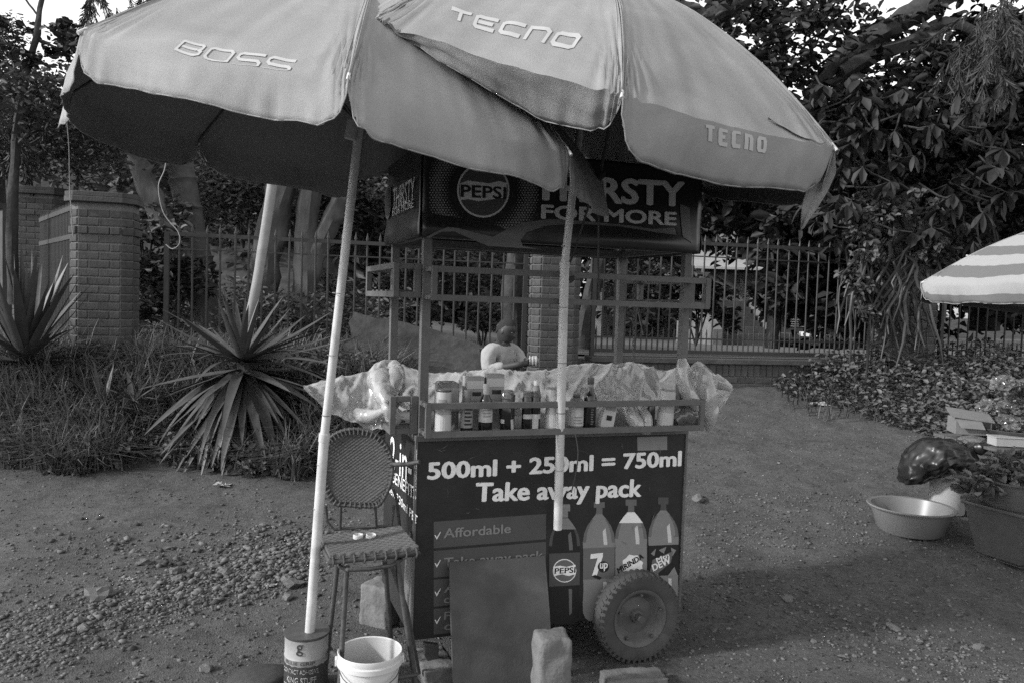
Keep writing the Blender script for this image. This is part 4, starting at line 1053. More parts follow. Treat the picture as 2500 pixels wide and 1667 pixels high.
ftext('Mtn', 1508, 1290, 1536, 1277, 1510, 1279, M['print_lite'], .05, off=.005); ftext('DEW', 1500, 1310, 1540, 1290, 1502, 1294, M['print_lite'], .06, off=.005)
# ---- sign print
TS = -.024
def stext(*a, **k): return ftext(*a, name='lettering', parent=ban, t=TS, off=.0085, **k)
stext('THIRSTY', 1225, 458, 1567, 474, 1232, 401, M['sign_white'], 0, heavy=.06)
stext('FOR MORE', 1243, 502, 1550, 518, 1250, 472, M['sign_white'], 0, heavy=.065)
def spoly(pts, m, off, name='print'):
    o = fpoly(pts, m, off, name, ban, TS); bm = bmesh.new(); bm.from_mesh(o.data); bmesh.ops.triangulate(bm, faces=bm.faces)
    for _ in range(3):
        bmesh.ops.subdivide_edges(bm, edges=[e for e in bm.edges if e.calc_length() > .03], cuts=1)
        bmesh.ops.triangulate(bm, faces=bm.faces)
    for v in bm.verts: v.co.y -= bulge((v.co.x + .012) / (CW + .024), (v.co.z - SZ0) / (SZ1 - SZ0), .018)
    bm.to_mesh(o.data); bm.free(); return o
cxp, cyp, rx_, ry_ = 1109, 438, 60, 63
spoly([(cxp + rx_ * math.cos(a * .1571), cyp + ry_ * math.sin(a * .1571)) for a in range(40)], M['sign_white'], .006, 'emblem_print')
spoly([(cxp + rx_ * .93 * math.cos(a * .1571), cyp + ry_ * .93 * math.sin(a * .1571)) for a in range(40)], M['panel_band'], .0068, 'emblem_print')
wv = [(-.92, -.24), (-.6, -.35), (-.2, -.30), (.2, -.24), (.6, -.33), (.92, -.26)]
wl = [(.90, .26), (.6, .30), (.2, .36), (-.2, .40), (-.6, .33), (-.9, .36)]
spoly([(cxp + rx_ * .97 * a, cyp + ry_ * b) for a, b in wv + wl], M['sign_white'], .0074, 'emblem_print')
ftext('PEPSI', 1058, 453, 1160, 458, 1064, 426, M['print_dark'], .05, parent=ban, t=TS, off=.009)
V_ = []; F_ = []
for i in range(-26, 27):
    for j in range(-26, 27):
        x = cxp + 6.6 * (i + .5 * (j % 2)); y = cyp + 5.7 * j; d_ = math.hypot((x - cxp) / 1.0, (y - cyp) / 1.0)
        if 78 < d_ < 132 and y < 532 and 985 < x < 1235:
            r_ = 2.5 * math.sin(math.pi * (d_ - 76) / 60) ** .8 + .3; n = len(V_)
            for k in range(6):
                s_, z = fr(x + r_ * math.cos(k * 1.047), y + r_ * math.sin(k * 1.047), TS); V_.append((s_, TS - .006, z))
            F_.append(tuple(range(n, n + 6)))
tag(MB().add(V_, F_).build('halftone_dots', M['print_grey'], ban), kind='stuff')
spoly([(976, 546), (1000, 533), (1025, 523), (1050, 526), (1085, 535), (1130, 545), (1162, 528), (1200, 512), (1260, 504), (1330, 508), (1430, 517), (1500, 527), (1548, 524), (1552, 541), (1500, 534), (1420, 521), (1330, 515), (1255, 519), (1208, 534), (1194, 552), (1200, 566), (1240, 573), (1120, 566), (1075, 548), (1040, 533), (1010, 534), (985, 548)], M['print_sheen'], .0058, 'wave_sheen_print')  # printed wave, with the vinyl's reflection of bright ground painted into it
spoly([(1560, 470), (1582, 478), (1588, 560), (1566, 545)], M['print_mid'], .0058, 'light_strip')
# ---- left side print
def sideprint(body, p00, p10, ptop, m, bold, parent, xo=-.002):
    """baseline from p00 (rear) to p10 (front) on the left side plane"""
    t0, z0 = fs(*p00); t1, z1 = fs(*p10); tt, zz = fs(*ptop)
    u = (tt - t0) / (t1 - t0); h = zz - (z0 + (z1 - z0) * u); L_ = math.hypot(t1 - t0, z1 - z0)
    ax = Vector((0, (t1 - t0) / L_, (z1 - z0) / L_)); ay = Vector((0, -ax.z * -1 if False else 0, 1))
    return text(body, 'lettering', parent, m, (Vector((xo, t0, z0)), ax, ay, Vector((-1, 0, 0))), 0, L_, 0, h, bold, off=.002)
sideprint('2-in-1', (897, 1075), (957, 1118), (899, 1000), PL, .012, side)
sideprint('BENEFITS', (903, 1105), (957, 1150), (904, 1080), PL, .01, side)
sideprint('New 330ml PET', (892, 1125), (960, 1205), (893, 1108), PL, .01, side)
sideprint('THIRSTY', (917, 483), (968, 461), (918, 436), M['sign_white'], .015, bs, -.03)
sideprint('FOR MORE', (917, 498), (966, 478), (918, 480), M['sign_white'], .015, bs, -.03)
ty, tz = fs(903, 466)
flat('emblem_print', [(ty + .075 * math.cos(a * .26), tz + .085 * math.sin(a * .26)) for a in range(24)], bs, M['print_mid'], (Vector((-.018, 0, 0)), Vector((0, 1, 0)), Vector((0, 0, 1)), Vector((-1, 0, 0))), .008)
flat('emblem_print', [(ty + .062 * math.cos(a * .26), tz + .07 * math.sin(a * .26)) for a in range(24)], bs, M['panel'], (Vector((-.0195, 0, 0)), Vector((0, 1, 0)), Vector((0, 0, 1)), Vector((-1, 0, 0))), .008)
ty, tz = fs(940, 1345)
flat('bottle_print', [(ty + .1 * a, tz + b) for a, b in ((-.6, -.16), (.6, -.16), (.9, -.1), (.9, .08), (.5, .16), (.2, .24), (-.2, .24), (-.5, .16), (-.9, .08), (-.9, -.1))], side, M['print_mid'], (Vector((-.001, 0, 0)), Vector((0, 1, 0)), Vector((0, 0, 1)), Vector((-1, 0, 0))), .001)

# ================================================================= UMBRELLAS
def px(P):
    v = Vector(P) - Vector((0, 0, EYE)); z = v.dot(cd)
    return ((CX + F * v.dot(cr) / z) / K, (CY - F * v.dot(cu) / z) / K)
class Parasol:
    def __init__(s, name, label, base, rim, C, apex, fab, val=.14, vals=None, inward=(), sag=.02, power=1.8, group='parasols over the stalls', cat='umbrella', seed=0, flare=.16, lin=None):
        s.C = Vector(C); s.rim = [Vector(p) for p in rim]; s.n = len(rim); s.apex = Vector(apex)
        s.ax = (s.apex - s.C); s.h = s.ax.length; s.ax.normalize(); s.val = val; s.vals = vals or {}; s.inward = inward; s.sag = sag; s.pw = power; s.seed = seed; s.flare = flare; s.sharp = flare < .1; s.lin = lin or fab
        s.root = empty(name, base, 0, label, cat, group); s.fab = fab; s.panels = {}
    def rk(s, k, t): return s.C + (s.rim[k % s.n] - s.C) * t + s.ax * s.h * (1 - t ** s.pw)
    def drop(s, k, u):
        D = s.vals.get(k, s.val); e = abs(2 * u - 1)
        if k in s.inward: D *= min(1, .12 + u * 1.3)
        return D * max(0, 1 - e ** 13) ** .5 * (1 + .05 * math.sin(u * 6 + k * 2 + s.seed))
    def surf(s, k, u, t):
        tt = min(t, 1.0)
        p = s.rk(k, tt).lerp(s.rk(k + 1, tt), u) - s.ax * s.sag * 4 * u * (1 - u) * tt ** 1.5
        q = Vector((u * 5 + k * 7 + s.seed, t * 4, 0)); p += s.ax * .009 * noise.noise(q) * tt
        # pull folds running in from the rib tips, slack along the ribs
        for e0 in (0, 1):
            du = abs(u - e0); g = math.exp(-(((1 - tt) / .22) ** 2) - (du / .2) ** 2)
            p += s.ax * .007 * g * math.sin(26 * math.atan2(du * 1.6, 1.03 - tt) + k)
        p += s.ax * .004 * tt * noise.noise(Vector((u * 14 + k * 3, t * 3, s.seed + 5)))
        if t > 1:
            out = (s.rim[k % s.n].lerp(s.rim[(k + 1) % s.n], u) - s.C).normalized(); v = (t - 1)
            if k in s.inward: dv = (Vector((0, 0, -1)) * .72 - out * .69).normalized()
            else: dv = (Vector((0, 0, -1)) * .98 + out * (s.flare - .2 * v)).normalized()
            p += dv * s.drop(k, u) * v + out * (.014 * v * math.sin(u * 11 + k * 3 + s.seed) + .010 * v * noise.noise(Vector((u * 22, v * 1.2, k + s.seed))))
        return p
    def build(s, skip=(), mats=None, nu=72, nt=22, nv=7):
        for k in range(s.n):
            if k in skip: continue
            rows = [i / nt for i in range(1, nt + 1)] + [1 + (i + 1) / nv for i in range(nv)]; rows = [.02] + rows
            V_ = [s.surf(k, .5 + .5 * math.sin((i / nu - .5) * math.pi), t) for t in rows for i in range(nu + 1)]
            F_ = [(j * (nu + 1) + i, j * (nu + 1) + i + 1, (j + 1) * (nu + 1) + i + 1, (j + 1) * (nu + 1) + i) for j in range(len(rows) - 1) for i in range(nu)]
            o = MB().add(V_, F_).build('canopy_panel', s.fab, None); hang(o, s.root); s.panels[k] = o
            mid_ = o.data.polygons[len(o.data.polygons) // 3]
            if mid_.normal.dot(s.ax) < 0: o.data.flip_normals()
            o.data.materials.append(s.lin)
            o.data.polygons.foreach_set('use_smooth', [True] * len(o.data.polygons))
            me_ = o.data; at_ = me_.attributes.new('sharp_edge', 'BOOLEAN', 'EDGE'); r0_ = nt * (nu + 1)
            for e_ in me_.edges:
                if s.sharp and all(r0_ <= q_ <= r0_ + nu for q_ in e_.vertices): at_.data[e_.index].value = True
            so_ = o.modifiers.new('cloth', 'SOLIDIFY'); so_.thickness = .0010; so_.offset = 0; so_.material_offset = 1
            # hem along the free edge
            hem = [s.surf(k, .5 + .5 * math.sin((i / 30 - .5) * math.pi), 1.985) for i in range(31)]
            he = hang(MB().tube(hem, .0022, 5).build('hem', s.fab, None), s.root); he.parent = o; he.location = (0, 0, 0)
        for k in range(s.n):
            for du in (.006, .022):
                for kk, uu in ((k, du), (k - 1, 1 - du)):
                    if kk % s.n in s.panels:
                        se = MB().tube([s.surf(kk % s.n, uu, t) + s.ax * .001 for t in [.08 + .92 * i / 24 for i in range(25)]], .0013, 4).build('seam', s.fab, s.panels[kk % s.n])
            pts = [s.rk(k, t) - s.ax * .012 for t in (.05, .2, .4, .6, .8, .95, 1.0)]
            hang(MB().tube(pts, .0045, 6).build('rib', M['dark_metal'], None), s.root)
            tip = s.rk(k, 1.0); d_ = (s.rk(k, 1) - s.rk(k, .97)).normalized()
            hang(MB().tube([tip - d_ * .02, tip + d_ * .012], [.005, .006], 8).build('rib_tip', M['white_plastic'], None), s.root)
            hang(MB().bar(s.C + s.ax * s.h * .12, s.rk(k, .5) - s.ax * .015, .007).build('stretcher', M['dark_metal'], None), s.root)
    def find(s, k, x, y):
        best = None
        for j in range(0, 100):
            for i in range(0, 51):
                u, t = i / 50, j / 50
                a = px(s.surf(k, u, t)); d_ = (a[0] - x) ** 2 + (a[1] - y) ** 2
                if best is None or d_ < best[0]: best = (d_, u, t)
        u, t = best[1:]
        for st in (.012, .006, .003, .0015):
            for _ in range(4):
                c = [(u + a * st, t + b * st) for a in (-1, 0, 1) for b in (-1, 0, 1)]
                u, t = min(c, key=lambda q_: sum((m - n_) ** 2 for m, n_ in zip(px(s.surf(k, *q_)), (x, y))))
        return u, t
    def letters(s, k, word, bl, br, tl, tr, widths, gap, thick, m, inside=False, name='lettering'):
        """stroke letters laid on the cloth between four measured corners (baseline left/right, top left/right)"""
        ct = [s.find(k, *p) for p in (bl, br, tl, tr)]
        asp = math.dist(bl, br) / math.dist(bl, tl)          # box proportion so that strokes keep one width
        tot = sum(widths) + gap * (len(word) - 1)
        def mp(x, y):
            x /= tot
            u = (ct[0][0] * (1 - x) + ct[1][0] * x) * (1 - y) + (ct[2][0] * (1 - x) + ct[3][0] * x) * y
            t = (ct[0][1] * (1 - x) + ct[1][1] * x) * (1 - y) + (ct[2][1] * (1 - x) + ct[3][1] * x) * y
            e = .002
            p = s.surf(k, u, t); nn = (s.surf(k, u + e, t) - p).cross(s.surf(k, u, t + e) - p).normalized()
            if nn.dot(p - s.C) < 0 and t > 1: nn = -nn
            if t <= 1 and nn.dot(s.ax) < 0: nn = -nn
            return p + nn * .0027
        kx = tot / asp                                        # x units per unit of height
        x0 = 0
        for ch, wd in zip(word, widths):
            mb = MB()
            for st in GLY[ch]:
                closed = st[0] == st[-1]; pts = [(x0 + thick * kx / 2 + a * (wd - thick * kx), thick / 2 + b * (1 - thick)) for a, b in st]
                # work in height units
                Q = [Vector((a / kx, b)) for a, b in pts]
                if closed: Q = Q[:-1]
                n = len(Q); Lf = []; Rt = []
                for i in range(n):
                    a = Q[i - 1] if (i or closed) else None; c = Q[(i + 1) % n] if (i < n - 1 or closed) else None
                    d1 = (Q[i] - a).normalized() if a is not None else None; d2 = (c - Q[i]).normalized() if c is not None else None
                    if d1 is None: d1 = d2
                    if d2 is None: d2 = d1
                    n1 = Vector((-d1.y, d1.x)); n2 = Vector((-d2.y, d2.x)); mm = (n1 + n2); mm = mm / max(.35, mm.dot(n1))
                    ext = Vector((0, 0))
                    if not closed and i == 0: ext = -d1 * (thick / 2 if st[0][0] in (0, 1) and st[0][1] in (0, 1) else 0)
                    if not closed and i == n - 1: ext = d2 * (thick / 2 if st[-1][1] in (0, 1) and st[-1][0] in (0, 1) else 0)
                    Lf.append(Q[i] + ext + mm * thick / 2); Rt.append(Q[i] + ext - mm * thick / 2)
                segs = list(range(n if closed else n - 1))
                for i in segs:
                    j = (i + 1) % n; m_ = max(2, int((Q[j] - Q[i]).length / .05))
                    V_ = []
                    for q_ in range(m_ + 1):
                        u = q_ / m_; l = Lf[i].lerp(Lf[j], u); r_ = Rt[i].lerp(Rt[j], u)
                        V_ += [mp(l.x * kx, l.y), mp(r_.x * kx, r_.y)]
                    mb.add(V_, [(2 * q_, 2 * q_ + 1, 2 * q_ + 3, 2 * q_ + 2) for q_ in range(m_)])
            x0 += wd + gap
            o = mb.build('letter', m, None); o.parent = s.panels[k]
GLY = {'T': [[(0, 1), (1, 1)], [(.5, .92), (.5, 0)]], 'E': [[(1, 1), (.12, 1), (0, .88), (0, .12), (.12, 0), (1, 0)], [(.12, .5), (.92, .5)]],
       'C': [[(1, 1), (.16, 1), (0, .84), (0, .16), (.16, 0), (1, 0)]], 'n': [[(0, 0), (0, 1), (.82, 1), (1, .82), (1, 0)]],
       'O': [[(.14, 0), (0, .16), (0, .84), (.14, 1), (.86, 1), (1, .84), (1, .16), (.86, 0), (.14, 0)]],
       'B': [[(0, 0), (0, 1), (.86, 1), (.96, .88), (.96, .62), (.86, .5), (1, .38), (1, .12), (.88, 0), (0, 0)], [(.1, .5), (.78, .5)]],
       'S': [[(1, 1), (.12, 1), (0, .86), (0, .62), (.12, .5), (.88, .5), (1, .38), (1, .14), (.88, 0), (0, 0)]]}

# left parasol: measured rim points at their own distances
rim1 = [A(800, 180, 2.10), A(1308, 351, 2.50), A(1378, 418, 3.18), Vector((-.08, 3.98, 2.44)), A(819, 406, 4.10), A(457, 319, 3.68), A(170, 205, 2.92), A(187, 73, 2.27)]
C1 = Vector((-.647, 3.10, 2.24)); ax1 = Vector((.148, .009, .989))
top1 = C1 + ax1 * .54; foot1 = A(705, 1462, 3.25)
u1 = Parasol('parasol', 'left grey parasol printed BOSS on a leaning white pole set in a tin', (foot1.x, foot1.y, .02), rim1, C1, top1, M['fabric'], .135,
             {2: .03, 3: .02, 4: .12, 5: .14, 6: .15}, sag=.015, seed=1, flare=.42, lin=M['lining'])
u1.build()
hang(MB().tube([foot1 - Vector((-.03 * .12, 0, .12)), foot1 + (C1 - foot1) * .42], .0205, 16).build('lower_pole', M['white_metal'], None, smooth=True), u1.root)
hang(MB().tube([foot1 + (C1 - foot1) * .42, C1 + ax1 * .5], .0175, 16).build('upper_pole', M['white_metal'], None, smooth=True), u1.root)
for f_ in (.08, .17, .27, .36, .46, .58, .70):
    q_ = foot1 + (C1 - foot1) * f_; hang(MB().tube([q_, q_ + (C1 - foot1) * rnd.uniform(.0008, .003)], .0209 if f_ < .42 else .0179, 14, cap=False).build('scuff_ring', M['print_soft'], None, smooth=True), u1.root)
pp = foot1 + (C1 - foot1) * .42; hang(MB().tube([pp - (C1 - foot1) * .012, pp + (C1 - foot1) * .004], .0225, 16).build('pole_collar', M['white_metal'], None, smooth=True), u1.root)
hang(MB().tube([C1 - ax1 * .02, C1 + ax1 * .05], .022, 12).build('hub', M['white_metal'], None, smooth=True), u1.root)
hang(MB().tube([top1 - ax1 * .02, top1 + ax1 * .06], [.02, .008], 10).build('finial', M['white_plastic'], None, smooth=True), u1.root)
u1.letters(7, 'BOSS', (400, 117), (667, 164), (424, 94), (682, 140), (1, 1, 1, 1), .16, .17, M['print_white'])
def stringy(pts, r_, root, name='string', m=None): return hang(MB().tube(spline(pts, 8), r_, 5).build(name, m or M['string'], None), root)
stringy([A(150, 250, 2.92), A(158, 330, 2.93), A(160, 420, 2.95), A(163, 480, 2.95), A(168, 545, 2.95)], .0022, u1.root)
stringy([A(385, 342, 3.62), A(378, 390, 3.62), A(364, 430, 3.6), A(376, 490, 3.6), A(409, 533, 3.6), A(412, 560, 3.6), A(396, 572, 3.6), A(381, 562, 3.6)], .0026, u1.root)
stringy([A(457, 319, 3.68), A(464, 348, 3.68), A(476, 372, 3.7)], .002, u1.root)
stringy([A(819, 270, 4.0), A(820, 340, 4.05), A(817, 405, 4.1)], .003, u1.root, m=M['rope'])

rim2 = [A(860, 46, 2.43), A(1429, 220, 2.21), A(1917, 340, 2.62), A(1868, 400, 3.43), A(1600, 375, 4.15), Vector((.11, 4.40, 2.66)), Vector((-.63, 3.96, 2.90)), Vector((-.90, 3.15, 2.95))]
C2 = Vector((.199, 3.29, 2.50)); ax2 = Vector((.215, -.19, .957)).normalized(); top2 = C2 + ax2 * .42
foot2 = A(1281, 1214, 3.50)
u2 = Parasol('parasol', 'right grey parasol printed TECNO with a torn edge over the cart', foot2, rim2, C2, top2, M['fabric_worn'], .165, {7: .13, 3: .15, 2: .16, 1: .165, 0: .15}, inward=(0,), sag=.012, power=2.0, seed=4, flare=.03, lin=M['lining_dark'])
u2.build()
bend = foot2 + (C2 - foot2) * .62
for f_ in (.16, .31, .44, .58, .73):   # weathered bands on the pole
    q_ = foot2 + (C2 - foot2) * f_ * .9; hang(MB().tube([q_, q_ + (C2 - foot2) * rnd.uniform(.001, .004)], .0199 if f_ < .6 else .017, 14, cap=False).build('scuff_ring', M['print_soft'], None, smooth=True), u2.root)
hang(MB().tube([foot2, bend], .0195, 16).build('lower_pole', M['white_metal'], None, smooth=True), u2.root)
hang(MB().tube([bend, C2 + ax2 * .4], .0165, 16).build('upper_pole', M['white_metal'], None, smooth=True), u2.root)
hang(MB().tube([bend - (C2 - foot2) * .01, bend + (C2 - foot2) * .004], .0215, 16).build('pole_collar', M['white_metal'], None, smooth=True), u2.root)
hang(MB().tube([C2 - ax2 * .02, C2 + ax2 * .05], .02, 12).build('hub', M['white_metal'], None, smooth=True), u2.root)
u2.letters(0, 'TECnO', (1031, 47), (1313, 118), (1039, 17), (1339, 82), (.9, 1, 1, 1, 1.1), .2, .25, M['print_white'])
u2.letters(1, 'TECnO', (1620, 328), (1758, 354), (1619, 287), (1761, 318), (.85, .9, .9, .9, 1.05), .38, .22, M['print_white'])
# torn strip hanging from the right tip, and the dark slit in the cloth
tr = [A(1908, 352, 2.64), A(1898, 400, 2.66), A(1880, 440, 2.67), A(1862, 480, 2.68), A(1842, 528, 2.68)]
V_ = []; wd = (.012, .035, .04, .03, .004)
for i, (p, w_) in enumerate(zip(tr, wd)):
    V_ += [p - Vector((w_, .01 * math.sin(i * 2), 0)), p + Vector((0, .02, 0)), p + Vector((w_ * .8, -.012 * math.cos(i), .0))]
o = MB().add(V_, [(i * 3 + j, i * 3 + j + 1, i * 3 + 4 + j, i * 3 + 3 + j) for i in range(4) for j in (0, 1)]).build('torn_strip', M['fabric_worn'], None, smooth=True); hang(o, u2.root)
sl_ = o.modifiers.new('cloth', 'SOLIDIFY'); sl_.thickness = .0016
uA = u2.find(1, 1762, 278); uB = u2.find(1, 1895, 333)
sp = []
for i in range(13):
    q = i / 12; u = uA[0] + (uB[0] - uA[0]) * q; t = uA[1] + (uB[1] - uA[1]) * q; e = .012 * math.sin(math.pi * q ** .7)
    a = u2.surf(1, u, t - e) + u2.ax * .004; b = u2.surf(1, u, t + e * .6) + u2.ax * .011
    sp.append((a, b))
hang(MB().add([p for ab in sp for p in ab], [(2 * i, 2 * i + 1, 2 * i + 3, 2 * i + 2) for i in range(12)]).build('torn_fold', M['fabric_worn'], None), u2.root)
# straps and ropes tying the right parasol to the cart
t = empty('tie_rope', A(1378, 400, 3.3), 0, 'dark rope tied round the right pole and hanging down before the sign', 'rope')
stringy([A(1403, 262, 2.6), A(1392, 330, 2.95), A(1378, 402, 3.2)], .006, t, 'strap', M['rope'])
stringy([A(1378, 402, 3.2), A(1350, 480, 3.32), A(1322, 570, 3.38), A(1306, 612, 3.42), A(1300, 640, 3.43), A(1296, 668, 3.43)], .005, t, 'strand', M['rope'])
stringy([A(1378, 402, 3.2), A(1375, 500, 3.3), A(1374, 600, 3.36), A(1376, 690, 3.4)], .0045, t, 'strand', M['rope'])
for k in range(3): stringy([A(1362, 398 + k * 4, 3.17), A(1376, 405 + k * 4, 3.15), A(1388, 397 + k * 4, 3.17)], .006, t, 'knot', M['rope'])
for k in range(3): stringy([A(1300, 634 + k * 4, 3.44), A(1309, 640 + k * 4, 3.42), A(1319, 634 + k * 4, 3.45)], .005, t, 'binding', M['rope'])
stringy([A(1322, 994, 3.42), A(1328, 1040, 3.45), A(1322, 1090, 3.47), A(1312, 1130, 3.48)], .003, t, 'strand', M['rope'])
t = empty('hanging_chain', A(1456, 640, 4.1), 0, 'thin chain with a ring hanging inside the cart frame', 'chain')
for k in range(22):
    p = A(1458 - k * .15, 645 + k * 8.4, 4.05); mb = MB()
    ring_ = [p + Vector((.006 * math.cos(a) if k % 2 else 0, 0 if k % 2 else .006 * math.cos(a), .017 * math.sin(a))) for a in [i * 6.283 / 10 for i in range(11)]]
    hang(mb.tube(ring_, .0022, 5, cap=False).build('link', M['rim'], None), t)
p = A(1462, 668, 4.04); hang(MB().tube([p + Vector((.02 * math.cos(a), 0, .025 * math.sin(a))) for a in [i * 6.283 / 16 for i in range(17)]], .0025, 5, cap=False).build('ring', M['rim'], None), t)

# striped parasol at the right edge
C3 = Vector((3.66, 4.83, 1.76)); ax3 = Vector((.03, -.03, .99)).normalized(); e1 = Vector((1, 0, -.1)).normalized(); e2 = ax3.cross(e1)
k0 = A(2120, 648, 5.02); a0 = math.atan2((k0 - C3).dot(e2), (k0 - C3).dot(e1)); R3 = (k0 - C3).length
rim3 = [C3 + (e1 * math.cos(a0 + i * math.pi / 4) + e2 * math.sin(a0 + i * math.pi / 4)) * R3 for i in range(8)]; rim3[0] = k0
u3 = Parasol('striped_parasol', 'striped pale parasol at the right picture edge over the vegetable stall', (C3.x, C3.y, gz(C3.x, C3.y)), rim3, C3, C3 + ax3 * .50, M['stripe_white'], .12, sag=.02, seed=2)
u3.build(skip=())
for k, o in u3.panels.items():
    o.data.materials[1] = M['stripe_grey']; o.modifiers['cloth'].material_offset = 0; nu = 72
    for i, f in enumerate(o.data.polygons):
        row = i // nu
        if row in (19, 20, 15, 16, 11, 8) or row in (26, 27, 28): f.material_index = 1
hang(MB().tube([(C3.x, C3.y, gz(C3.x, C3.y)), C3 + ax3 * .45], .018, 12).build('pole', M['white_metal'], None, smooth=True), u3.root)

# ================================================================= PLASTIC SHEET ON THE COUNTER
def interp(tab, x):
    for (a, b), (c, d_) in zip(tab, tab[1:]):
        if x <= c: return b + (d_ - b) * (x - a) / (c - a)
    return tab[-1][1]
TOP = [(697, 887), (740, 874), (800, 863), (845, 853), (860, 834), (885, 825), (905, 827), (940, 843), (985, 857), (1060, 853), (1130, 846), (1200, 851), (1260, 850), (1290, 842), (1350, 833), (1400, 836), (1440, 831), (1475, 834), (1510, 850), (1530, 850), (1560, 842), (1600, 844), (1625, 862), (1650, 872), (1680, 888)]
FRO = [(697, 891), (720, 915), (750, 945), (800, 968), (850, 988), (880, 985), (900, 965), (930, 940), (985, 944), (1060, 950), (1200, 958), (1300, 958), (1400, 945), (1450, 952), (1540, 950), (1590, 965), (1620, 985), (1640, 960), (1660, 935), (1680, 900)]
ps = empty('plastic_sheet', CO + EX * .6 + EY * .3 + Vector((0, 0, 1.04)), 0, 'pale translucent plastic sheet thrown over the goods on the counter', 'plastic sheet')
def W(s_, t_, z): return CO + EX * s_ + EY * t_ + Vector((0, 0, z))
nxs = 260; rows = [(-.35, .66), (0, .5), (.12, .42), (.28, .33), (.45, .25), (.62, .17), (.78, .10), (.9, .05), (1, .025)]
rr_ = []
for (a, b), (c, d_) in zip(rows, rows[1:]): rr_ += [(a + (c - a) * i / 4, b + (d_ - b) * i / 4) for i in range(4)]
rows = rr_ + [rows[-1]]
V_ = []
for v, t_ in rows:
    for i in range(nxs + 1):
        x = 697 + (1680 - 697) * i / nxs; yt, yf_ = interp(TOP, x), interp(FRO, x)
        wing = max(sst(960, 850, x), sst(1590, 1650, x)); tt = t_ if not wing else t_ * (1 - wing) + (.34 if x < 1200 else .2) * wing + (t_ - .3) * .35 * wing
        if v < 0: s_, z = fr(x, yt, .5 * (1 - wing) + tt * wing); z -= (.05 * (1 - wing) + .012) * (-v / .35)
        else: s_, z = fr(x, yt + (yf_ - yt) * v, tt)
        n_ = noise.noise(Vector((x * .03, v * 3, 1))) * .012 + noise.noise(Vector((x * .09 + v * 5, v * 7, 4))) * .003
        for fa, fx, fv, fp in ((.006, .030, 1.5, 0), (.005, .022, -2.6, 5), (.003, .02, 5.0, 2)):
            n_ += fa * (1 - abs(noise.noise(Vector((x * fx + v * fv, v * 2.2 + x * .006, fp))) * 2.6)) ** 5 if abs(noise.noise(Vector((x * fx + v * fv, v * 2.2 + x * .006, fp)))) < .38 else 0
        n_ += .009 * (1 - abs(2 * ((x * .021 + v * 1.3 + .4 * noise.noise(Vector((x * .01, v * 2, 3)))) % 1) - 1)) ** 3
        z += n_ * (0 if v <= 0 else 1) * (1 - .3 * v)
        if 985 < x < 1600: z = max(z, 1.046)
        V_.append(W(s_, tt - n_ * .8, z))
m_ = len(rows)
F_ = [(j * (nxs + 1) + i, j * (nxs + 1) + i + 1, (j + 1) * (nxs + 1) + i + 1, (j + 1) * (nxs + 1) + i) for j in range(m_ - 1) for i in range(nxs)]
o = MB().add(V_, F_).build('sheet', M['sheet'], None, smooth=False); o.data.polygons.foreach_set('use_smooth', [True] * len(o.data.polygons)); hang(o, ps)
def crumple(pts, rs, name, m=None, parent=ps, n=30, amp=.35, sq=1.0):
    q = spline(pts, 11); rr = [rs[0]] * len(q)
    for i in range(len(q)):
        u = i / (len(q) - 1) * (len(rs) - 1); a = int(min(u, len(rs) - 2)); rr[i] = rs[a] + (rs[a + 1] - rs[a]) * (u - a)
    mb = MB().tube(q, rr, n)
    for i, v in enumerate(mb.v):
        c = q[min(i // n, len(q) - 1)]; k = 1 + amp * (.6 * noise.noise(Vector(v) * 17) + .38 * (1 - 2.4 * abs(noise.noise(Vector((v[0] * 22, v[1] * 22, v[2] * 9))))) - .15)
        mb.v[i] = tuple(c + (Vector(v) - c) * k)
    return hang(mb.build(name, m or M['sheet'], None, smooth=True), parent)
def cw(x, y, t_): s_, z = fr(x, y, t_); return W(s_, t_, z)
crumple([cw(882, 925, .12), cw(890, 940, .09), cw(902, 958, .09), cw(905, 975, .1)], [.012, .03, .034, .02], 'knot', amp=.5)
crumple([cw(875, 870, .33), cw(882, 905, .2), cw(888, 930, .13)], [.06, .045, .015], 'fold')
crumple([cw(905, 842, .42), cw(905, 872, .3), cw(896, 912, .2), cw(890, 935, .13)], [.035, .05, .04, .012], 'fold')
crumple([cw(810, 950, .3), cw(850, 955, .22), cw(885, 942, .13)], [.03, .03, .012], 'fold')
crumple([cw(1566, 824, .0), cw(1568, 845, -.01), cw(1570, 880, -.02), cw(1588, 915, -.02), cw(1600, 935, -.01)], [.022, .034, .034, .04, .03], 'bundle', amp=.35)
crumple([cw(1590, 850, .1), cw(1615, 870, .05), cw(1622, 910, .02), cw(1628, 950, .0), cw(1630, 990, .0)], [.05, .06, .055, .045, .015], 'fold')
crumple([cw(1640, 870, .08), cw(1660, 882, .05), cw(1678, 892, .03)], [.03, .03, .018], 'fold')
crumple([cw(1440, 930, .0), cw(1448, 950, -.05), cw(1462, 975, -.07), cw(1465, 992, -.08)], [.018, .03, .034, .03], 'fold')
crumple([cw(1470, 930, .0), cw(1482, 950, -.05), cw(1486, 975, -.07), cw(1480, 992, -.08)], [.018, .028, .03, .024], 'fold')

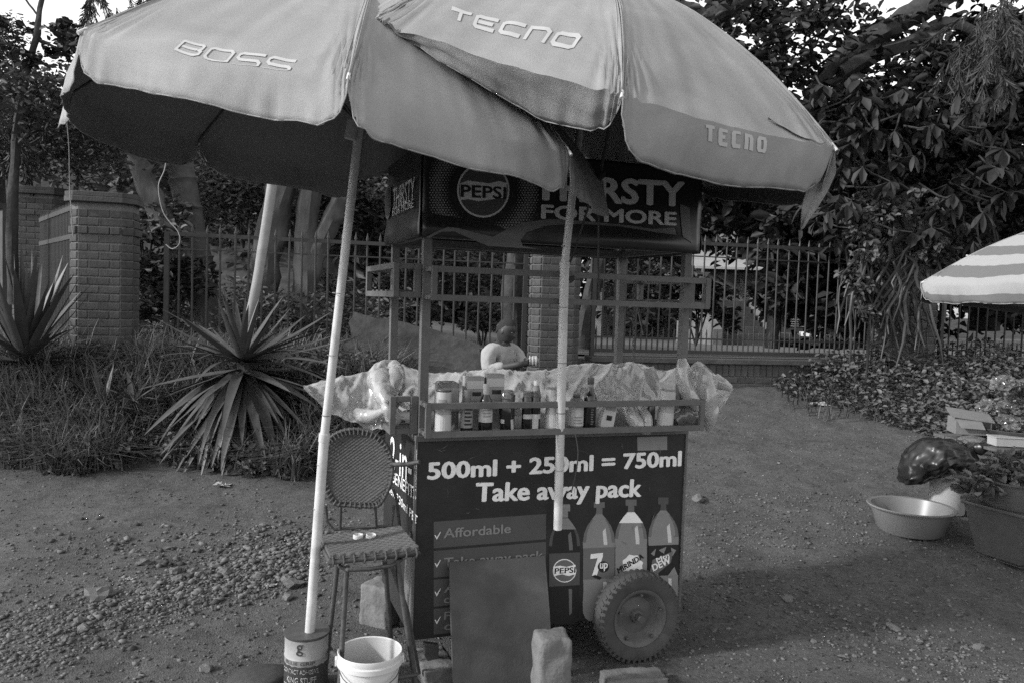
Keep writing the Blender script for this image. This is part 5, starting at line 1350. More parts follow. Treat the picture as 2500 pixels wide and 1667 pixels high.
# ================================================================= GOODS IN THE FRONT RACK
RZ = 1.0635
def lathe_part(prof, m, parent, name, n=20, label=None, rot=None):
    return MB().lathe(prof, n, rot=rot).build(name, m, parent, smooth=True, label=label)
GR = 'drinks and jars in the front rack'
def item(name, label, x, yt, wpx, t_=-.065, cat='bottle', tilt=0, base=RZ):
    s_, _ = fr(x, 985, t_); h = fr(x, yt, t_)[1] - base; p = W(s_, t_, base)
    e = empty(name, p, CA, label, cat, GR); e.rotation_euler = (0, tilt, CA)
    return e, h, wpx * K * p.y / F / 2
def cyl(e, r_, z0, z1, m, name, taper=1, n=20): return lathe_part([(0, z0), (r_ * .94, z0), (r_, z0 + .004), (r_ * taper, z1 - .004), (r_ * taper * .95, z1), (0, z1)], m, e, name, n)
def band(e, r_, z0, z1, m, name='label', arc=None):
    n = 20; a0, a1 = arc or (0, 2 * math.pi); V_ = [(r_ * math.cos(a0 + (a1 - a0) * k / n), r_ * math.sin(a0 + (a1 - a0) * k / n), z) for z in (z0, z1) for k in range(n + 1)]
    return MB().add(V_, [(k, k + 1, n + 2 + k, n + 1 + k) for k in range(n)]).build(name, m, e)
FRONT = (math.pi * 1.15, math.pi * 1.85)
def lines(e, r_, z0, z1, n, m, arc=(math.pi * 1.3, math.pi * 1.7)):
    mb = MB(); h = (z1 - z0) / n
    for k in range(n):
        a1 = arc[1] - (arc[1] - arc[0]) * rnd.choice((0, .1, .25)); N = 6
        V_ = [(r_ * math.cos(arc[0] + (a1 - arc[0]) * i / N), r_ * math.sin(arc[0] + (a1 - arc[0]) * i / N), z) for z in (z0 + h * (k + .2), z0 + h * (k + .7)) for i in range(N + 1)]
        mb.add(V_, [(i, i + 1, N + 2 + i, N + 1 + i) for i in range(N)])
    return mb.build('print', m, e)
e, h, r_ = item('tall_tub', 'tall pale tub with a dark lid at the left end of the rack', 1017, 893, 37, cat='tub')
cyl(e, r_, 0, h - .01, M['tub'], 'body'); cyl(e, r_ * .96, h - .01, h, M['dark_plastic'], 'lid'); band(e, r_ + .001, .0, h * .42, M['label']); band(e, r_ + .001, h * .66, h * .78, M['label_grey'], arc=(math.pi * 1.2, math.pi * 1.55))
e, h, r_ = item('spice_jar', 'small jar with a printed label right of the tall tub', 1071, 895, 28, cat='jar')
cyl(e, r_, 0, h * .72, M['amber'], 'body'); band(e, r_ + .001, h * .1, h * .66, M['label_grey']); lines(e, r_ + .002, h * .15, h * .6, 5, M['print_dark']); cyl(e, r_ * .6, h * .72, h, M['grey_plastic'], 'cap')
e, h, r_ = item('sauce_bottle', 'sauce bottle with white label and pale neck', 1114, 881, 32, cat='bottle')
lathe_part([(0, 0), (r_ * .95, 0), (r_, .006), (r_, h * .55), (r_ * .85, h * .66), (r_ * .42, h * .78), (r_ * .36, h * .9), (0, h * .9)], M['amber'], e, 'body'); band(e, r_ + .001, h * .2, h * .56, M['label']); lines(e, r_ + .002, h * .3, h * .5, 3, M['label_grey']); cyl(e, r_ * .45, h * .78, h, M['tub'], 'cap')
e, h, r_ = item('dark_jar', 'leaning dark jar with a small white tag, under a plastic wrap', 1164, 925, 32, cat='jar', tilt=-.08)
cyl(e, r_, 0, h, M['amber'], 'body'); band(e, r_ + .001, .004, h * .42, M['label'], arc=(math.pi * 1.6, math.pi * 1.9)); band(e, r_ + .001, h * .3, h * .45, M['label'], arc=(math.pi * 1.1, math.pi * 1.3))
e, h, r_ = item('wrapped_can', 'can wrapped in clear plastic behind the leaning dark jar', 1166, 896, 30, -.02, cat='can')
cyl(e, r_, 0, h * .9, M['dark_plastic'], 'body'); e.rotation_euler = (0, 0, 0); crumple([e.location + Vector((0, 0, h * .8)), e.location + Vector((0, 0, h * .95)), e.location + Vector((0, 0, h * 1.02))], [r_ * 1.1, r_ * 1.1, r_ * .5], 'wrap', M['clear_bag'], e, amp=.4)
for x, lab in ((1209, 'left of two small dark jars with pale bands by the pole'), (1228, 'right of two small dark jars with a pale tag by the pole')):
    e, h, r_ = item('dark_jar', lab, x, 898, 24, cat='jar'); cyl(e, r_, 0, h * .85, M['amber'], 'body'); cyl(e, r_ * .85, h * .85, h, M['clear_bag'], 'cap'); band(e, r_ + .001, h * .3, h * .42, M['label'], arc=FRONT)
    if x > 1220: band(e, r_ + .001, .004, h * .34, M['label'], arc=(math.pi * 1.2, math.pi * 1.6))
e, h, r_ = item('small_bottle', 'bottle with white cap standing behind the small dark jars', 1229, 873, 22, -.015, cat='bottle')
lathe_part([(0, 0), (r_, .004), (r_, h * .7), (r_ * .7, h * .82), (r_ * .6, h * .9), (0, h * .9)], M['label_grey'], e, 'body'); cyl(e, r_ * .62, h * .9, h, M['white_plastic'], 'cap')
e, h, r_ = item('pale_canister', 'pale two tone canister just left of the right pole', 1268, 893, 34, cat='canister')
cyl(e, r_, 0, h, M['tub'], 'body'); band(e, r_ + .001, .002, h * .38, M['label']); band(e, r_ + .0012, h * .66, h * .84, M['label'], arc=(math.pi * 1.3, math.pi * 1.7)); cyl(e, r_ * 1.03, h, h + .006, M['label_grey'], 'lid')
e, h, r_ = item('food_jar', 'round shouldered jar with a wide label right of the pole', 1322, 904, 34, cat='jar')
lathe_part([(0, 0), (r_ * .9, 0), (r_, .01), (r_, h * .7), (r_ * .85, h * .85), (r_ * .55, h * .9), (0, h * .9)], M['grey_plastic'], e, 'body'); band(e, r_ + .001, h * .1, h * .64, M['label']); lines(e, r_ + .002, h * .15, h * .4, 3, M['label_grey']); cyl(e, r_ * .5, h * .9, h, M['dark_metal'], 'lid')
e, h, r_ = item('liquor_bottle', 'tall dark glass bottle with raised letters down its side', 1353, 866, 30, cat='bottle')
lathe_part([(0, 0), (r_ * .95, 0), (r_, .006), (r_, h * .58), (r_ * .85, h * .66), (r_ * .5, h * .73), (r_ * .44, h * .9), (0, h * .9)], M['amber'], e, 'body'); cyl(e, r_ * .52, h * .88, h, M['dark_plastic'], 'cap')
lines(e, r_ + .0015, h * .08, h * .5, 9, M['print_mid'], (math.pi * 1.42, math.pi * 1.56))
band(e, r_ * .47, h * .76, h * .86, M['label_grey'])
e, h, r_ = item('tilted_pack', 'white pack with a bar code leaning in the rack', 1390, 918, 34, cat='pack', tilt=.2)
MB().box((0, 0, h / 2), (r_ * 2, .03, h), taper=.95).build('body', M['label'], e, bevel=.004)
for k in range(9): MB().box((-.012 + k * .003, -.0175, h * .38), (.0012 + .0008 * (k % 2), .002, .022)).build('bar_code_line', M['print_dark'], e)
MB().box((0, -.0165, h * .75), (r_ * 1.4, .002, h * .2)).build('print', M['label_grey'], e)
e, h, r_ = item('dark_jar', 'dark slim jar half hidden right of the gathered plastic', 1494, 930, 18, cat='jar'); cyl(e, r_, 0, h, M['amber'], 'body'); cyl(e, r_ * .9, h, h + .008, M['dark_plastic'], 'lid')
e, h, r_ = item('pale_canister', 'pale canister near the right end of the rack', 1526, 897, 37, cat='canister', tilt=.06)
cyl(e, r_, 0, h, M['tub'], 'body'); cyl(e, r_ * 1.0, h, h + .005, M['label_grey'], 'lid'); band(e, r_ + .001, .002, h * .4, M['label']); band(e, r_ + .0012, h * .6, h * .8, M['label'], arc=FRONT)
t = empty('clear_bag', cw(1575, 965, -.06), 0, 'crumpled clear plastic bag at the right end of the rack', 'plastic bag', GR)
crumple([cw(1550, 970, -.06), cw(1565, 960, -.06), cw(1585, 958, -.06), cw(1600, 965, -.06)], [.03, .045, .045, .03], 'bag', M['clear_bag'], t, amp=.45)
# cartons and bags just behind the rack, on the counter
for x, yt, w_, lab in ((1084, 863, 42, 'left of two printed cartons behind the sauce bottle'), (1129, 857, 43, 'right of two printed cartons behind the sauce bottle')):
    e, h, r_ = item('carton', lab, x, yt, w_, .045, cat='carton', base=1.04)
    MB().box((0, 0, h / 2), (r_ * 2, .07, h)).build('box', M['carton'], e, bevel=.002); MB().box((0, -.036, h * .86), (r_ * 1.9, .002, h * .14)).build('print', M['label'], e); MB().box((.006, -.0362, h * .7), (r_ * 1.0, .002, h * .07)).build('print', M['print_dark'], e)
    for k in range(5): MB().box((.004, -.0362, h * (.58 - k * .09)), (r_ * 1.3, .002, h * .03)).build('print', M['label_grey'], e)
e, h, r_ = item('bagged_packs', 'clear bag of stacked packs behind the tall tub', 1024, 862, 52, .05, cat='bag', base=1.04)
MB().box((0, 0, h * .45), (r_ * 1.9, .09, h * .9)).build('packs', M['clear_bag'], e, bevel=.012); MB().box((.004, -.048, h * .6), (r_ * 1.4, .004, h * .4)).build('print', M['carton'], e)

# ================================================================= STOOL, TIN, BUCKET, BOARD, BLOCKS
ch = empty('bar_stool', A(885, 1568, 3.15), 0, 'high stool with woven seat and round woven back beside the cart', 'stool')
ch.location.z = 0
def ctube(pts, r_, name, n=10, m=None): return hang(MB().tube(pts, r_, n).build(name, m or M['rust'], None, smooth=True), ch)
zs = .645
S_ = {'bl': A(735, 1236, 3.36), 'br': A(918, 1209, 3.42), 'fr': A(962, 1262, 3.12), 'fl': A(758, 1282, 3.05)}
# seat: woven pad hanging a little between the frame tubes
def seatf(u, v):
    a = S_['bl'].lerp(S_['br'], u); b = S_['fl'].lerp(S_['fr'], u); p = a.lerp(b, v)
    return p + Vector((0, 0, -.012 * 4 * u * (1 - u) * (1 - abs(2 * v - 1) ** 3) + .0022 * (math.sin(u * 60) * math.sin(v * 48))))
V_, F_ = grid(seatf, 60, 40); o = hang(MB().add(V_, F_).build('seat', M['woven_seat'], None, smooth=False), ch); sd = o.modifiers.new('thickness', 'SOLIDIFY'); sd.thickness = .014; sd.offset = -1
loop = [S_['bl'], S_['br'], S_['fr'], S_['fl'], S_['bl']]
ctube([p + Vector((0, 0, -.014)) for p in loop], .011, 'seat_frame')
for k in range(34):   # lacing round the edge
    e0, e1_ = loop[1 + (k >= 17)], loop[2 + (k >= 17)]; u = (k % 17 + .5) / 17; p = e0.lerp(e1_, u)
    if k % 2: ctube([p + Vector((0, 0, .008)), p + Vector((.006, -.008, -.014)), p + Vector((0, 0, -.03))], .005, 'lace', 5, M['woven'])
# back
Yb = 3.40
outl = [(735, 1075), (738, 1040), (752, 1012), (775, 994), (803, 986), (835, 987), (865, 998), (886, 1020), (898, 1048), (902, 1080), (897, 1110), (884, 1140), (868, 1160), (840, 1162), (805, 1160), (768, 1156), (750, 1130), (738, 1100)]
def byf(y): return Yb - .05 * (y - 986) / 175
B_ = [A(x, y, byf(y)) for x, y in outl]; cB = sum(B_, Vector()) / len(B_)
n = len(B_) * 3; Bs = spline(B_ + [B_[0]], 3)[:n]
zl, zh = min(p.z for p in Bs) + .004, max(p.z for p in Bs) - .004
def span(z):
    xs = []
    for i in range(n):
        a, b = Bs[i], Bs[(i + 1) % n]
        if (a.z - z) * (b.z - z) <= 0 and abs(a.z - b.z) > 1e-9: q = (z - a.z) / (b.z - a.z); xs.append(a.lerp(b, q))
    return min(xs, key=lambda p: p.x), max(xs, key=lambda p: p.x)
def backf(u, v):
    a, b = span(zl + (zh - zl) * v); p = a.lerp(b, u); r2 = (2 * u - 1) ** 2 + (2 * v - 1) ** 2
    return p + Vector((0, .02 * max(0, 1 - r2) + .0022 * math.sin(p.x * 330) * math.sin(p.z * 430), 0))
V_, F_ = grid(backf, 70, 70)
o = hang(MB().add(V_, F_).build('backrest', M['woven'], None, smooth=False), ch); sd = o.modifiers.new('thickness', 'SOLIDIFY'); sd.thickness = .01
fr_ = ctube(Bs + [Bs[0]], .008, 'back_frame')
for i in range(0, n, 1):
    if i % 1 == 0: 
        p = Bs[i]; c = (cB - p).normalized(); hang(MB().tube([p + c * .020 + Vector((0, -.006, 0)), p + Vector((0, -.0085, 0)), p - c * .007, p + Vector((0, .009, 0))], .004, 5).build('lace', M['woven'] if i % 3 else M['woven_seat'], None), ch)
for pts in ([A(748, 1160, Yb - .05), A(752, 1198, 3.37), A(768, 1215, 3.37), A(900, 1206, 3.4), A(905, 1160, 3.38)], [A(783, 1162, Yb - .05), A(781, 1214, 3.37)], [A(862, 1162, Yb - .05), A(864, 1208, 3.39)], [A(903, 1120, Yb - .04), A(912, 1150, 3.39), A(918, 1209, 3.42)], [A(736, 1100, Yb - .04), A(733, 1170, 3.39), A(735, 1236, 3.36)]):
    ctube(pts, .0065, 'back_stay')
ctube([A(900, 1065, 3.37), A(930, 1066, 3.3), A(964, 1060, 3.27)], .01, 'back_arm')
# legs: tops under the seat, feet on the ground
def leg(top, foot):
    f = foot.copy(); f.z = gh(f.x, f.y); ctube([top, top.lerp(f, .5), f], .0105, 'leg')
    hang(MB().tube([f + Vector((0, 0, .0)), f + Vector((0, 0, .03))], .014, 10).build('rubber_foot', M['dark_plastic'], None, smooth=True), ch)
def footp(x, y, Y): return A(x, y, Y)
tops = [A(776, 1292, 3.33), A(797, 1298, 3.08), A(884, 1288, 3.36), A(912, 1284, 3.12)]
feet = [footp(744, 1600, 3.33), footp(776, 1620, 2.98), footp(902, 1560, 3.45), footp(963, 1600, 3.12)]
for a, b in zip(tops, feet): leg(a, b)
ctube([A(776, 1292, 3.25), A(782, 1301, 3.1), A(800, 1308, 3.05), A(850, 1306, 3.08), A(900, 1298, 3.1), A(922, 1284, 3.14), A(915, 1276, 3.3)], .008, 'seat_ring')
ctube([A(752, 1490, 3.33), A(783, 1512, 3.0)], .011, 'footrest'); ctube([A(745, 1486, 3.34), A(757, 1493, 3.3)], .017, 'footrest_end')
ctube([A(900, 1300, 3.1), A(935, 1400, 3.2), A(962, 1545, 3.3)], .009, 'brace')
ctube([A(783, 1545, 3.0), A(870, 1562, 3.05), A(958, 1548, 3.12)], .009, 'footrest')
for x, y, lab in ((823, 1220, 'left white bottle lid lying on the stool seat'), (852, 1217, 'right white bottle lid tilted on the stool seat')):
    p = A(x, y, 3.31); e = empty('bottle_lid', (p.x, p.y, seatf(.45 if x < 840 else .6, .15).z + .004), .3, lab, 'lid', 'white lids on the stool')
    if x > 840: e.rotation_euler = (.12, .16, 0)
    MB().lathe([(0, 0), (.020, 0), (.0215, .003), (.0215, .018), (.0195, .02), (.0185, .012), (0, .011)], 20).build('cap', M['white_plastic'], e, smooth=True)
# tin holding the left pole
tp = A(705, 1448, 3.25); tz = gh(tp.x, tp.y)
tin = empty('paint_tin', (tp.x, tp.y - .0, tz - .012), -.1, 'old adhesive tin with torn label holding the left parasol pole', 'tin')
TH = tp.z - tz + .012; TR = .0885
MB().lathe([(0, .01), (TR, 0), (TR + .003, .006), (TR, .012), (TR, TH * .64), (TR + .002, TH * .65), (TR, TH * .66), (TR, TH - .006), (TR + .004, TH), (TR - .004, TH + .002), (TR - .006, TH - .06), (0, TH - .06)], 36).build('can', M['tin'], tin, smooth=True)
MB().lathe([(0, TH - .055), (TR - .008, TH - .05)], 24).build('earth_fill', M['soil'], tin)
N = 36
def tband(z0, z1, m, name, off=.0012):
    V_ = [((TR + off) * math.cos(2 * math.pi * k / N), (TR + off) * math.sin(2 * math.pi * k / N), z + .003 * math.sin(k * 2.7)) for z in (z0, z1) for k in range(N)]
    return MB().add(V_, [(k, (k + 1) % N, N + (k + 1) % N, N + k) for k in range(N)]).build(name, m, tin)
tl = tband(.02, TH * .55, M['tin_dark'], 'label')
MB().lathe([(TR - .012, TH - .03), (TR + .0055, TH - .002), (TR + .005, TH + .003), (TR - .006, TH + .003)], 36).build('rim', M['dark_metal'], tin, smooth=True)
def curved(body, m, zc, h, a0, a1, parent, bold=.03, r_=TR + .0026):
    o = text(body, 'lettering', parent, m, (Vector((0, 0, 0)), Vector((1, 0, 0)), Vector((0, 0, 1)), Vector((0, -1, 0))), a0, a1, zc, zc + h, bold, off=0)
    for v in o.data.vertices:
        a = v.co.x; v.co = Vector((r_ * math.cos(a), r_ * math.sin(a), v.co.z))
    return o
aF = math.pi * 1.5
curved('g', M['tin_dark'], TH * .80, .03, aF - .12, aF + .2, tin, .04)
curved('BLUE GRIP', M['tin_dark'], TH * .58, .014, aF - .75, aF + .75, tin, .0)
curved('CONTACT ADHESIVE', M['label'], TH * .44, .018, aF - .9, aF + .9, tl, .02, TR + .004)
curved('KING STUFF', M['label'], TH * .29, .024, aF - .6, aF + .8, tl, .03, TR + .004)
curved('STICKS LIKE HELL', M['label'], TH * .20, .015, aF - .85, aF + .85, tl, .02, TR + .004)
# white bucket under the stool
bp = A(850, 1490, 3.02); bz = gh(bp.x, bp.y)
bk = empty('white_bucket', (bp.x, bp.y, bz), .2, 'open white plastic bucket standing under the stool', 'bucket')
BR_ = .122; BH = bp.z - bz
MB().lathe([(0, .004), (.094, 0), (.098, .01), (BR_ - .006, BH - .05), (BR_ + .004, BH - .048), (BR_ + .004, BH - .03), (BR_ - .002, BH - .026), (BR_ + .002, BH - .004), (BR_, BH), (BR_ - .005, BH - .003)], 40, close=True).build('body', M['white_plastic'], bk, smooth=True)
MB().lathe([(0, .012), (.090, .012), (BR_ - .005, BH - .003)], 40, close=True).build('inside', M['bucket_in'], bk, smooth=True)
for sx in (-1, 1): MB().box((sx * (BR_ + .004), 0, BH - .04), (.012, .03, .03)).build('handle_lug', M['white_plastic'], bk, bevel=.003)
stringw = spline([Vector((-(BR_ + .006), 0, BH - .04)), Vector((-.09, -.10, BH - .075)), Vector((0, -.138, BH - .095)), Vector((.09, -.10, BH - .075)), Vector((BR_ + .006, 0, BH - .04))], 6)
MB().tube(stringw, .0022, 6).build('wire_handle', M['dark_metal'], bk)
MB().box((-.03, -.1165, BH * .55), (.008, .006, .09)).build('mould_seam', M['white_plastic'], bk)
# board leaning on the cart
t0s, t0z = fr(1030, 1290, -.012); t1s, t1z = fr(1250, 1275, -.012)
P0, P1 = W(t0s, -.012, t0z), W(t1s, -.012, t1z)
f0 = A(1040, 1600, 3.20); f1 = A(1268, 1590, 3.40); f0.z = gh(f0.x, f0.y) - .005; f1.z = gh(f1.x, f1.y) - .005
lb = empty('leaning_board', (f0 + f1) / 2, 0, 'plain grey sheet of board leaning against the front of the cart', 'board')
mid1 = P1.lerp(f1, .45) + Vector((.004, 0, 0))
nb = (P1 - P0).cross(f0 - P0).normalized(); nb = nb if nb.y < 0 else -nb
hang(MB().prism([f0, f1, mid1, P1, P0.lerp(P1, .7) + Vector((0, 0, -.003)), P0], nb, .012).build('sheet', M['board'], None, bevel=.002), lb)
# concrete blocks
def block(name, label, x, y, w_, d_, h_, Y, rz, m, seed, cat='block'):
    p = A(x, y, Y); bm = bmesh.new(); bmesh.ops.create_cube(bm, size=1); bmesh.ops.subdivide_edges(bm, edges=bm.edges, cuts=14, use_grid_fill=True)
    o = Vector((seed * 5.1, seed, 0))
    for v in bm.verts:
        c = v.co.copy(); e_ = (abs(c.x) > .45) + (abs(c.y) > .45) + (abs(c.z) > .45)
        v.co = Vector((c.x * w_, c.y * d_, (c.z + .5) * h_)); k = noise.noise(v.co * 14 + o) * .012 + noise.noise(v.co * 40 + o) * .004
        if e_ >= 2: k -= .006 + .012 * max(0, noise.noise(c * 4 + o))
        v.co += Vector((c.x, c.y, c.z)).normalized() * k
    me = bpy.data.meshes.new(name); bm.to_mesh(me); bm.free(); ob = link(name, me, m, smooth=True); ob.location = (p.x, p.y, gh(p.x, p.y) - .02); ob.rotation_euler = (0, 0, rz)
    return tag(ob, label, cat)
pb = A(1265, 1462, 3.12); block('concrete_block', 'tall broken concrete block on end in front of the leaning board', 1266, 1530, .135, .13, pb.z - gh(pb.x, pb.y) + .015, 3.16, R(14), M['pale_stone'], 1)
block('concrete_block', 'worn concrete block behind the stool beside the cart', 876, 1420, .17, .15, .22, 3.98, R(-25), M['pale_stone'], 2)
block('stone_slab', 'rough stone wedged on the ground in front of the cart wheel', 1455, 1556, .27, .12, .075, 3.36, R(12), M['pale_stone'], 3, 'stone')
block('stone_slab', 'pale stone slab under the curved steel foot of the cart', 995, 1540, .16, .22, .09, 3.42, R(24), M['pale_stone'], 4, 'stone')

# ================================================================= VEGETABLE STALL ON THE RIGHT
def lathe_thing(name, label, loc, prof, m, cat, n=40, rz=0, sx=1, sy=1, part='body'):
    e = empty(name, loc, rz, label, cat); MB().lathe(prof, n, sx=sx, sy=sy, close=True).build(part, m, e, smooth=True); return e
p = ground_at(2089, 1250); p = A(2089, 1225, p.y + .28); p.z = gh(p.x, p.y)
b_ = lathe_thing('wash_basin', 'wide shallow grey plastic basin standing empty on the dirt', (p.x, p.y, p.z), [(0, .008), (.20, 0), (.212, .01), (.262, .165), (.284, .17), (.288, .178), (.282, .184), (.258, .180), (.205, .02), (0, .018)], M['grey_plastic'], 'basin')
bas = p
# white bucket with a black bag on it
p = A(2172, 1205, bas.y + .40); p.z = gh(p.x, p.y)
wbk = lathe_thing('white_bucket', 'scuffed white bucket behind the empty basin, black bag on top', p, [(0, 0), (.115, 0), (.118, .01), (.132, .35), (.138, .352), (.138, .365), (.128, .365), (.112, .02), (0, .02)], M['tub'], 'bucket')
t = empty('black_bag', p + Vector((-.02, 0, .345)), 0, 'shiny black plastic bag slumped over the white bucket', 'plastic bag')
bm = bmesh.new(); bmesh.ops.create_icosphere(bm, subdivisions=5, radius=1)
for v in bm.verts:
    c = v.co.copy(); q = c * 2.2; f = 1 + .10 * noise.noise(q) + .05 * noise.noise(c * 5) + .07 * (1 - abs(2 * ((c.x * 2.1 - c.z * 1.2 + noise.noise(c * 2) * .7) % 1) - 1)) ** 4
    v.co = Vector((c.x * .27 * f - .07 * c.z, c.y * .2 * f, c.z * .125 * f - .20 * max(0, -c.x - .05) ** 1.3 + .02 * noise.noise(c * 3.5)))
me = bpy.data.meshes.new('bag'); bm.to_mesh(me); bm.free(); bo = link('bag', me, M['black_bag'], t, smooth=True); bo.location = (-.075, -.03, .085)
MB().lathe([(.0, .10), (.03, .06), (.05, .0), (.03, -.03), (0, -.04)], 12, (.22, -.02, .14), rot=Matrix.Rotation(R(70), 3, 'Y')).build('knot', M['black_bag'], t, smooth=True)
# square pot with a basin of greens
p = ground_at(2285, 1296) + Vector((.185, .12, 0)); p.z = gh(p.x, p.y); sp_ = empty('square_pot', p, R(24), 'dark square tapered tub under the basin of greens', 'tub')
MB().prism([(-.15, -.15, 0), (.15, -.15, 0), (.15, .15, 0), (-.15, .15, 0)], (0, 0, 1), .004).build('base', M['dark_plastic'], sp_)
MB().box((0, 0, .17), (.30, .30, .33), taper=1.42).build('body', M['dark_plastic'], sp_, bevel=.012)
MB().box((0, 0, .335), (.445, .445, .022)).build('lip', M['dark_plastic'], sp_, bevel=.006)
gb = lathe_thing('greens_basin', 'deep dark round basin heaped with leafy greens', p + Vector((.02, -.02, .347)), [(0, 0), (.205, 0), (.22, .02), (.262, .16), (.285, .165), (.288, .175), (.275, .178), (.25, .16), (.2, .02), (0, .02)], M['tub_grey'], 'basin')
gbz = p + Vector((.02, -.02, .347))
P_ = []; 
for _ in range(900):
    a = rnd.uniform(0, 6.283); r_ = .245 * rnd.random() ** .5; P_.append((gbz.x + r_ * math.cos(a), gbz.y + r_ * math.sin(a), gbz.z + .15 + .16 * (1 - (r_ / .28) ** 2) * rnd.uniform(.6, 1)))
for _ in range(160): P_.append((gbz.x - .27 - rnd.random() * .14, gbz.y - .05 + rnd.gauss(0, .06), gbz.z + .17 - rnd.random() * .09))
P_ = np.array(P_); d, s, nn = frames(len(P_), -.25)
mg = mat('leafy_greens', .13, .55, .15, 20, spec=.35, island=.5, twin=.15)
me = leaves_mesh('greens', P_, d, s, nn, rng.uniform(.05, .11, len(P_)), rng.uniform(.03, .06, len(P_)), .5); me.materials.append(mg)
gt = empty('leafy_greens', gbz + Vector((0, 0, .15)), 0, 'heap of curly leafy greens spilling over the dark basin', 'vegetables'); hang(link('leaves', me), gt)
# low table of crates with bagged goods behind
tb = A(2330, 1075, bas.y + .55); tb.z = gh(tb.x, tb.y); TBH = A(2300, 1020, bas.y + .5).z - tb.z
tbl = empty('stall_table', tb, R(8), 'rough low stall table behind the greens', 'table')
for k in range(5): MB().box((.35, -.22 + k * .14, TBH), (1.5, .13, .022)).build('plank', M['wood'], tbl, bevel=.003)
for x in (-.32, 1.0):
    for y in (-.2, .32): MB().box((x, y, TBH / 2 - .012), (.05, .05, TBH - .02)).build('leg', M['wood'], tbl)
pw = A(2305, 1028, bas.y + .36); pk = empty('pale_box', (pw.x, pw.y, tb.z + TBH + .012), R(-4), 'long flat pale box on the stall table edge behind the greens', 'box')
MB().box((.12, 0, .035), (.42, .13, .06)).build('box', M['tub'], pk, bevel=.004); MB().box((.12, 0, .069), (.43, .14, .008)).build('lid', M['tub'], pk, bevel=.002)
cb = A(2225, 985, bas.y + .62); cbx = empty('cardboard_box', (cb.x, cb.y, cb.z - .03), R(-12), 'open cardboard box with bent flaps on the stall', 'cardboard box')
MB().box((0, 0, .06), (.25, .2, .12)).build('box', M['card'], cbx, bevel=.003)
MB().prism([(-.16, -.11, .13), (.14, -.11, .10), (.14, .02, .15), (-.17, .02, .19)], (0, 0, 1), .006).build('flap', M['card'], cbx)
MB().prism([(-.125, -.10, .115), (.05, -.10, .115), (.07, -.14, .05), (-.10, -.145, .055)], (0, 1, .2), .006).build('flap', M['card'], cbx)
MB().box((.075, -.1035, .075), (.07, .004, .05)).build('hand_hole', M['print_dark'], cbx)
st_ = A(2235, 1010, bas.y + .5); s2 = bpy.data.objects.new('stone', RKP[2]); col.objects.link(s2); s2.location = (st_.x, st_.y, st_.z); s2.scale = (.11, .09, .06); tag(s2, 'pale stone holding down the stall edge under the cardboard box', 'stone')
for i, (x, y, w_, lab) in enumerate(((2310, 885, .10, 'topmost crumpled clear bag of goods on the stall heap'), (2270, 935, .08, 'small clear bag left on the stall heap'), (2335, 930, .10, 'clear bag in the middle of the stall heap'), (2305, 975, .11, 'large clear bag of round goods low on the stall heap'), (2355, 985, .10, 'clear bag at the right picture edge of the stall heap'), (2350, 890, .09, 'clear bag behind the topmost one on the stall heap'))):
    c = A(x, y, bas.y + .62 + .05 * (i % 3)); bm = bmesh.new(); bmesh.ops.create_icosphere(bm, subdivisions=4, radius=1)
    for v in bm.verts:
        q = v.co * 2.6 + Vector((i * 9.1, 0, 0)); k = 1 + .3 * noise.noise(q) + .22 * noise.noise(q * 2.7) + .08 * noise.noise(q * 6); v.co = Vector((v.co.x * w_ * k, v.co.y * w_ * k, v.co.z * w_ * .75 * k))
    me = bpy.data.meshes.new('bag'); bm.to_mesh(me); bm.free(); e = empty('goods_bag', c, 0, lab, 'plastic bag', 'clear bags of goods on the stall'); link('bag', me, M['clear_bag'], e)
    mg2 = MB()
    for k in range(6): mg2.lathe([(0, -.03), (.026, -.015), (.03, .0), (.024, .018), (0, .028)], 8, (rnd.uniform(-.5, .5) * w_, rnd.uniform(-.5, .5) * w_, rnd.uniform(-.3, .3) * w_))
    mg2.build('contents', M['card'], e, smooth=True)
cr_ = A(2330, 965, bas.y + .6); tr_ = empty('goods_tray', cr_ - Vector((0, 0, .12)), 0, 'shallow dark tray under the clear bags on the stall', 'tray')
MB().lathe([(0, 0), (.24, 0), (.30, .06), (.29, .064), (.235, .01), (0, .01)], 28, close=True).build('dish', M['dark_plastic'], tr_, smooth=True)
sup = MB(); sup.box((0, 0, -.04), (.4, .3, .08)); sup.build('base', M['wood'], tr_)

# ================================================================= THE SEATED MAN
MY = 7.2
def AM(x, y, dy=0.0): return A(x, y, MY + dy)
hd = AM(1163, 761); nk = AM(1158, 787, .02); sh = AM(1149, 802, .04)
shl = AM(1121, 810, -.12); shr = AM(1182, 805, .16)
hip = AM(1128, 900, .08); hip.z = max(hip.z, .72)
gzM = gh(hip.x + .3, hip.y)
chest = sh.lerp(hip, .38) + Vector((.02, 0, 0)); belly = sh.lerp(hip, .72)
elL = AM(1121, 850, -.15); wrL = AM(1196, 836, -.24); elR = AM(1204, 836, .08); wrR = AM(1216, 826, -.06)
knL = hip + Vector((.40, -.14, .02)); knR = hip + Vector((.40, .12, .02)); anL = Vector((knL.x - .04, knL.y, gzM + .08)); anR = Vector((knR.x + .02, knR.y, gzM + .08))
def skin(name, verts, edges, m, parent, sub=2, root=0):
    me = bpy.data.meshes.new(name); me.from_pydata([v[0] for v in verts], edges, []); me.update()
    o = link(name, me, m); sk = o.modifiers.new('skin', 'SKIN')
    for d_, v in zip(me.skin_vertices[0].data, verts): d_.radius = (v[1], v[2] if len(v) > 2 else v[1])
    me.skin_vertices[0].data[root].use_root = True
    sb = o.modifiers.new('subdivision', 'SUBSURF'); sb.levels = sub; sb.render_levels = sub; sk.use_smooth_shade = True
    return hang(o, parent)
